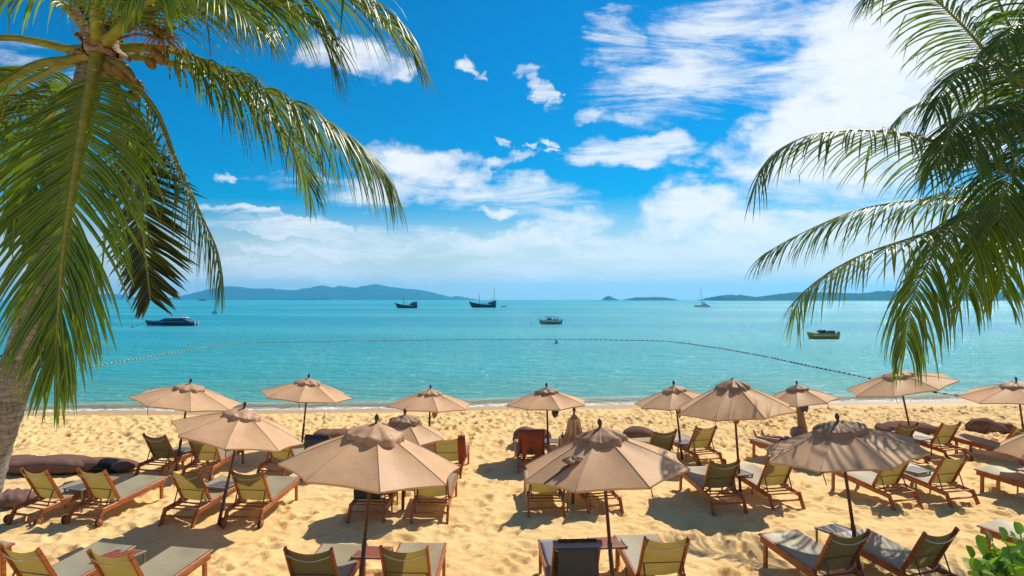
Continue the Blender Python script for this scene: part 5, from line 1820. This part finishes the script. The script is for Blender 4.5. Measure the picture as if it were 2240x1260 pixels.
prism_xz(mb, [(-.10 * L, .158 * L), (-.04 * L, .170 * L), (.30 * L, .170 * L), (.32 * L, .160 * L)], -.09 * L, .09 * L, .005 * L)
mb.build('roof', M_white, r)
for s in (-1, 1):
    mb = MB()
    mb.beam((.24 * L, s * .09 * L, .165 * L), (.43 * L, s * .10 * L, .09 * L), .012 * L, .012 * L)
    mb.build('roof_strut', M_white, r)
for k in range(3):
    mb = MB()
    mb.box((.485 * L, (k - 1) * .06 * L, .07 * L), (.035 * L, .035 * L, .05 * L))
    mb.box((.485 * L, (k - 1) * .06 * L, .02 * L), (.02 * L, .02 * L, .08 * L))
    mb.build('outboard_motor', M_white if k != 1 else M_glassdark, r)
mb = MB()
mb.tube([(.20 * L, 0, .168 * L), (.235 * L, 0, .20 * L), (.24 * L, 0, .235 * L)], .005 * L, 6)
mb.box((.26 * L, 0, .212 * L), (.05 * L, .004 * L, .018 * L))
mb.build('flag_mast', M_white, r)
mb = MB()
mb.tube([(-.53 * L, 0, .08 * L), (-.60 * L, 0, .03 * L), (-.70 * L, 0, 0.0)], .0025 * L, 5)
mb.build('anchor_rope', M_darkwood, r)


def junk(px0, px1, py, kind, label):
    r, Y = boat_root('fishing_boat', (px0 + px1) / 2, py, 0, label, 'fishing boat', 'dark wooden fishing boats anchored near the horizon')
    L = (px1 - px0) / FPX * Y
    hull(r, L * .84, L * .24, L * .105, lambda z, x: 0, [M_darkwood, M_darkwood], rise=1.1, rake=.22, stern_rise=.55, fine=.5, flare=.4, sternw=.7)
    mb = MB()
    z0 = .12 * L
    if kind == 0:
        prism_xz(mb, [(.10 * L, z0), (.12 * L, .20 * L), (.20 * L, .20 * L), (.21 * L, .25 * L), (.42 * L, .255 * L), (.40 * L, z0)], -.09 * L, .09 * L, .01 * L)
    else:
        prism_xz(mb, [(.14 * L, z0), (.16 * L, .19 * L), (.28 * L, .19 * L), (.30 * L, .23 * L), (.44 * L, .25 * L), (.40 * L, z0)], -.09 * L, .09 * L, .01 * L)
    hs = mb.build('deckhouse', M_darkwood, r)
    mb = MB()
    for s in (-1, 1):
        for k in range(3):
            mb.box(((.26 + .055 * k) * L, s * .0885 * L, .205 * L), (.03 * L, .004 * L, .028 * L))
    mb.build('window', M_glasspale, hs)
    mb = MB()
    mb.box((.33 * L, 0, .262 * L), (.27 * L, .21 * L, .010 * L))
    mb.build('roof', M_oldpaint, hs)
    mb = MB()
    mx = -.16 * L
    mb.tube([(mx, 0, .08 * L), (mx, 0, .42 * L), (mx, 0, .50 * L)], [.008 * L, .006 * L, .003 * L], 6)
    mb.build('mast', M_darkwood, r)
    mb = MB()
    mb.tube([(mx - .03 * L, 0, .215 * L), (mx + .20 * L, 0, .235 * L)], .006 * L, 6)
    mb.tube([(mx + .2 * L, 0, .235 * L), (mx + .2 * L, 0, .1 * L)], .004 * L, 6)
    mb.build('boom', M_oldpaint, r)
    for q in range(5):
        mb = MB()
        rr = .016 * L
        mb.lathe([(.001, 0), (rr, 0), (rr * 1.1, rr), (rr, 2 * rr), (.001, 2 * rr)], 10)
        mb.build('barrel', M_red if q % 2 else M_oldpaint, r, ((-.10 + .05 * q) * L, (q % 3 - 1) * .03 * L, .115 * L))
    if kind:
        mb = MB()
        for dx in (-.012, .022):
            mb.tube([((.35 + dx) * L, 0, .26 * L), ((.365 + dx * .2) * L, 0, .70 * L)], .0035 * L, 5)
        mb.tube([(.30 * L, 0, .26 * L), (.32 * L, 0, .42 * L)], .003 * L, 5)
        mb.build('aerial_mast', M_oldpaint, r)
    else:
        mb = MB()
        mb.tube([(.36 * L, 0, .26 * L), (.36 * L, 0, .31 * L)], .003 * L, 5)
        mb.build('aerial_mast', M_oldpaint, r)


junk(865, 917, 674, 0, 'dark wooden fishing boat with one mast, the left one of the two')
junk(1027, 1090, 673, 1, 'dark wooden fishing boat with a tall aft aerial, the right one of the two')
r, Y = boat_root('dinghy', 1102, 671.5, 0, 'tiny dinghy floating just behind the right fishing boat', 'dinghy')
L = 11 / FPX * Y
hull(r, L, L * .4, L * .12, lambda z, x: 0, [M_oldpaint, M_darkwood], rise=.3)
mb = MB()
mb.box((.2 * L, 0, .10 * L), (.08 * L, .3 * L, .03 * L)); mb.box((-.1 * L, 0, .10 * L), (.08 * L, .3 * L, .03 * L))
mb.build('thwart', M_darkwood, r)


def speedboat(px0, px1, py, rot, label, bimini):
    r, Y = boat_root('speedboat', (px0 + px1) / 2, py, rot, label, 'speedboat', 'yellow speedboats moored off the beach')
    L = (px1 - px0) / FPX * Y
    hull(r, L * .92, L * .34, L * .17, lambda z, x: 0 if z < .06 else (1 if z < (.72 if bimini else 1.4) else 0), [M_white, M_yellow, M_white], rise=.25, rake=.14, fine=.35, flare=1.0)
    mb = MB()
    prism_xz(mb, [(-.32 * L, .165 * L), (-.18 * L, .21 * L), (.02 * L, .215 * L), (.06 * L, .165 * L)], -.11 * L, .11 * L, .03 * L)
    mb.build('console', M_white, r)
    if not bimini:
        pass
    mb = MB()
    prism_xz(mb, [(-.20 * L, .20 * L), (-.10 * L, .275 * L), (.03 * L, .28 * L), (.03 * L, .20 * L)], -.115 * L, .115 * L, .025 * L)
    mb.build('windscreen', M_glassdark, r)
    for k in range(2):
        mb = MB()
        prism_xz(mb, [((.10 + .14 * k) * L, .16 * L), ((.10 + .14 * k) * L, .20 * L), ((.16 + .14 * k) * L, .20 * L), ((.17 + .14 * k) * L, .25 * L), ((.19 + .14 * k) * L, .25 * L), ((.19 + .14 * k) * L, .16 * L)], -.10 * L, .10 * L)
        mb.build('seat', M_navy, r)
    mb = MB()
    mb.box((.495 * L, 0, .17 * L), (.055 * L, .07 * L, .09 * L)); mb.box((.495 * L, 0, .06 * L), (.03 * L, .03 * L, .16 * L))
    mb.build('outboard_motor', M_glassdark, r)
    if bimini:
        mb = MB()
        mb.grid(lambda u, v: ((-.22 + .56 * u) * L, (v - .5) * .26 * L, (.365 - .03 * (2 * u - 1) ** 2 - .03 * (2 * v - 1) ** 2) * L), 10, 8)
        b = mb.build('canopy', M_bluecanvas, r)
        md = b.modifiers.new('s', 'SOLIDIFY'); md.thickness = .006 * L
        mb = MB()
        for s in (-1, 1):
            for xx in (-.2, .04, .30):
                mb.tube([(.04 * L, s * .13 * L, .17 * L), (xx * L, s * .125 * L, .335 * L)], .004 * L, 5)
        mb.tube([(.28 * L, -.13 * L, .17 * L), (.36 * L, -.12 * L, .37 * L), (.36 * L, .12 * L, .37 * L), (.28 * L, .13 * L, .17 * L)], .008 * L, 6)
        mb.build('canopy_frame', M_white, r)
    else:
        mb = MB()
        prism_xz(mb, [(-.20 * L, .17 * L), (-.12 * L, .215 * L), (.25 * L, .215 * L), (.32 * L, .17 * L)], -.12 * L, .12 * L, .03 * L)
        mb.build('cover', M_cushion, r)
        mb = MB()
        prism_xz(mb, [(-.40 * L, .125 * L), (.46 * L, .115 * L), (.46 * L, .10 * L), (-.38 * L, .105 * L)], -.178 * L, .178 * L)
        mb.build('stripe', M_white, r)


speedboat(1180, 1229, 709, 4, 'yellow and white speedboat with a blue canopy moored in the middle of the bay', True)
speedboat(1766, 1836, 741, 4, 'yellow speedboat with a dark cover seen below the palm frond tips at right', False)
# sailing catamaran
r, Y = boat_root('sailing_yacht', 1537, 671.5, 0, 'white sailing yacht with bare mast anchored right of centre', 'sailing yacht')
L = 31 / FPX * Y
for s in (-1, 1):
    h_ = hull(r, L * .95, L * .12, L * .11, lambda z, x: 0, [M_white, M_white], rise=.1, rake=.2, fine=.3)
    h_.location = (0, s * .2 * L, 0)
mb = MB()
prism_xz(mb, [(-.30 * L, .09 * L), (-.26 * L, .13 * L), (.44 * L, .13 * L), (.46 * L, .08 * L)], -.2 * L, .2 * L)
mb.build('bridge_deck', M_white, r)
mb = MB()
prism_xz(mb, [(-.14 * L, .12 * L), (-.02 * L, .22 * L), (.26 * L, .22 * L), (.32 * L, .12 * L)], -.16 * L, .16 * L, .03 * L)
c_ = mb.build('cabin', M_white, r)
mb = MB()
for s in (-1, 1):
    prism_xz(mb, [(-.08 * L, .15 * L), (-.03 * L, .195 * L), (.24 * L, .195 * L), (.27 * L, .15 * L)], s * .148 * L - .006 * L, s * .148 * L + .006 * L)
mb.build('window', M_glassdark, c_)
mb = MB()
mb.tube([(-.11 * L, 0, .13 * L), (-.11 * L, 0, 1.40 * L)], [.013 * L, .008 * L], 8)
mb.build('mast', M_white, r)
mb = MB()
mb.tube([(-.11 * L, 0, .30 * L), (.22 * L, 0, .29 * L)], [.03 * L, .025 * L], 8)
mb.build('furled_sail', M_navy, r)
mb = MB()
mb.tube([(-.42 * L, 0, .11 * L), (-.11 * L, 0, 1.38 * L)], .0045 * L, 4)
for s in (-1, 1):
    mb.tube([(.02 * L, s * .2 * L, .12 * L), (-.11 * L, 0, 1.2 * L)], .003 * L, 4)
mb.build('rigging', M_darkwood, r)

# kayak with two paddlers, far left
r, Y = boat_root('kayak', 470, 686, 0, 'tiny kayak with two paddlers beyond the motor yacht', 'kayak')
L = 11 / FPX * Y
hull(r, L, L * .28, L * .12, lambda z, x: 0, [M_yellow, M_white], rise=.4)


def far_person(px, Y, z, h, label, mat, seated=True):
    c = P(px, 670, Y)
    root = empty('person', (c.x, Y, z))
    tag(root, label, 'person')
    k = h / 0.9
    N = {'pel': ((0, 0, .08 * k), (.16 * k, .13 * k)), 'ch': ((0, 0, .42 * k), (.17 * k, .12 * k)), 'nk': ((0, 0, .60 * k), .055 * k), 'hd': ((0, 0, .72 * k), .10 * k), 'ht': ((0, 0, .83 * k), .07 * k),
         'la': ((-.2 * k, 0, .48 * k), .05 * k), 'le': ((-.3 * k, -.1 * k, .28 * k), .04 * k), 'lh': ((-.25 * k, -.3 * k, .3 * k), .03 * k),
         'ra': ((.2 * k, 0, .48 * k), .05 * k), 're': ((.3 * k, -.1 * k, .28 * k), .04 * k), 'rh': ((.25 * k, -.3 * k, .3 * k), .03 * k)}
    E = [('pel', 'ch'), ('ch', 'nk'), ('nk', 'hd'), ('hd', 'ht'), ('ch', 'la'), ('la', 'le'), ('le', 'lh'), ('ch', 'ra'), ('ra', 're'), ('re', 'rh')]
    skin_body(root, Matrix.Identity(4), 'body', N, E, 'pel', mat, 2)


far_person(467.5, Y - .05, SEA_Z + .12, .85, 'left paddler sitting upright in the tiny kayak', M_navy)
far_person(472.5, Y - .05, SEA_Z + .12, .8, 'right paddler sitting upright in the tiny kayak', M_black)
far_person(1217, G(1217, 749).y, SEA_Z - .45, .9, 'swimmer whose head and shoulders stick out of the water below the float line', M_black)

# mooring buoys
for (px, py, rr, mt, lab) in ((290, 716, .16, M_orange, 'orange mooring buoy left of the dark motor yacht'), (1162, 709, .13, M_darkwood, 'dark mooring buoy left of the blue canopied speedboat'),
                              (8, 781, .22, M_orange, 'orange mooring buoy at the left edge behind the trunk')):
    g = G(px, py, SEA_Z)
    mb = MB()
    k = rr * g.y / 108 * 1.0 if False else rr
    mb.lathe([(.001, -.5 * k), (.6 * k, -.4 * k), (k, 0.15 * k), (.9 * k, .6 * k), (.5 * k, .95 * k), (.15 * k, 1.05 * k), (.12 * k, 1.3 * k), (.001, 1.32 * k)], 16)
    tag(mb.build('mooring_buoy', mt, None, (g.x, g.y, SEA_Z)), lab, 'buoy')

# ------------------------------------------------------------------ float line
path = [(62, 834), (190, 805), (280, 789), (400, 769), (520, 752), (660, 748), (800, 746), (950, 744), (1100, 743), (1280, 743.5), (1450, 747),
        (1550, 759), (1650, 776), (1760, 799), (1870, 822), (1990, 848), (2080, 864), (2160, 872), (2250, 878)]
wp = [G(x, y, SEA_Z) for x, y in path]
dense_, _ = catmull(wp, 900)
root = empty('float_line', dense_[0])
tag(root, 'long rope of small yellow and dark floats fencing off the swimming water', 'float line')
mb = MB()
bx = dense_[0]
mb.tube([(p - bx) + Vector((0, 0, .012)) for p in dense_[::3]], 0.014, 5)
mb.build('rope', M_oldpaint, root)
L_ = [0]
for i in range(1, len(dense_)):
    L_.append(L_[-1] + (dense_[i] - dense_[i - 1]).length)
sp = 0.52
n = int(L_[-1] / sp)
fl = []
rnd = random.Random(5)
for k in range(n):
    s = (k + .5) * sp
    i = int(np.searchsorted(L_, s))
    i = min(max(i, 1), len(dense_) - 1)
    f = (s - L_[i - 1]) / max(1e-6, L_[i] - L_[i - 1])
    p = dense_[i - 1].lerp(dense_[i], f)
    T = (dense_[i] - dense_[i - 1]).normalized()
    fl.append((p + Vector((0, 0, rnd.uniform(0.0, .025))), T, k))
fl.sort(key=lambda q: q[0].length)


def float_prof(k):
    return [(.001, -.085 * k), (.035 * k, -.08 * k), (.06 * k, -.05 * k), (.066 * k, 0), (.06 * k, .05 * k), (.035 * k, .08 * k), (.001, .085 * k)]


M_float_y = pbr('yellow_float', (0.62, 0.42, 0.12), (0.45, 0.26, 0.06), rough=.5, scale=1)
M_float_d = pbr('dark_float', (0.10, 0.06, 0.03), (0.05, 0.035, 0.02), rough=.6, scale=1)
meshes = {}
stuff = MB()
for j, (p, T, k) in enumerate(fl):
    dark = p.x > 3.0 and (k % 6)
    q = T.to_track_quat('Z', 'Y')
    if j < 100:
        if dark not in meshes or True:
            key = bool(dark)
            if key not in meshes:
                m_ = MB(); m_.lathe(float_prof(1.05), 12)
                o = m_.build('float', M_float_d if key else M_float_y, root)
                meshes[key] = o
            else:
                o = meshes[key].copy()
                COL.objects.link(o)
                o.parent = root
            o.location = p - bx
            o.rotation_mode = 'QUATERNION'
            o.rotation_quaternion = q
    else:
        stuff.mi = 0 if dark else 1
        m_ = MB(); m_.lathe(float_prof(1.05), 8)
        stuff.smooth = True
        stuff.add([q @ Vector(v_) + (p - bx) for v_ in m_.v], m_.f)
o = stuff.build('distant_floats', [M_float_d, M_float_y], root)
tag(o, kind='stuff')

# ------------------------------------------------------------------ sea air
mb = MB()
mb.box((0, 3800, 83.5), (19600, 7800, 173))
m, t = newmat('sea_air')
vol = t.n('ShaderNodeVolumePrincipled', ins={'Color': (0.10, 0.60, 1.0, 1), 'Density': 0.00016, 'Anisotropy': 0.4})
t.n('ShaderNodeOutputMaterial', ins={'Volume': vol.outputs[0]})
o = mb.build('haze', m)
tag(o, kind='stuff')
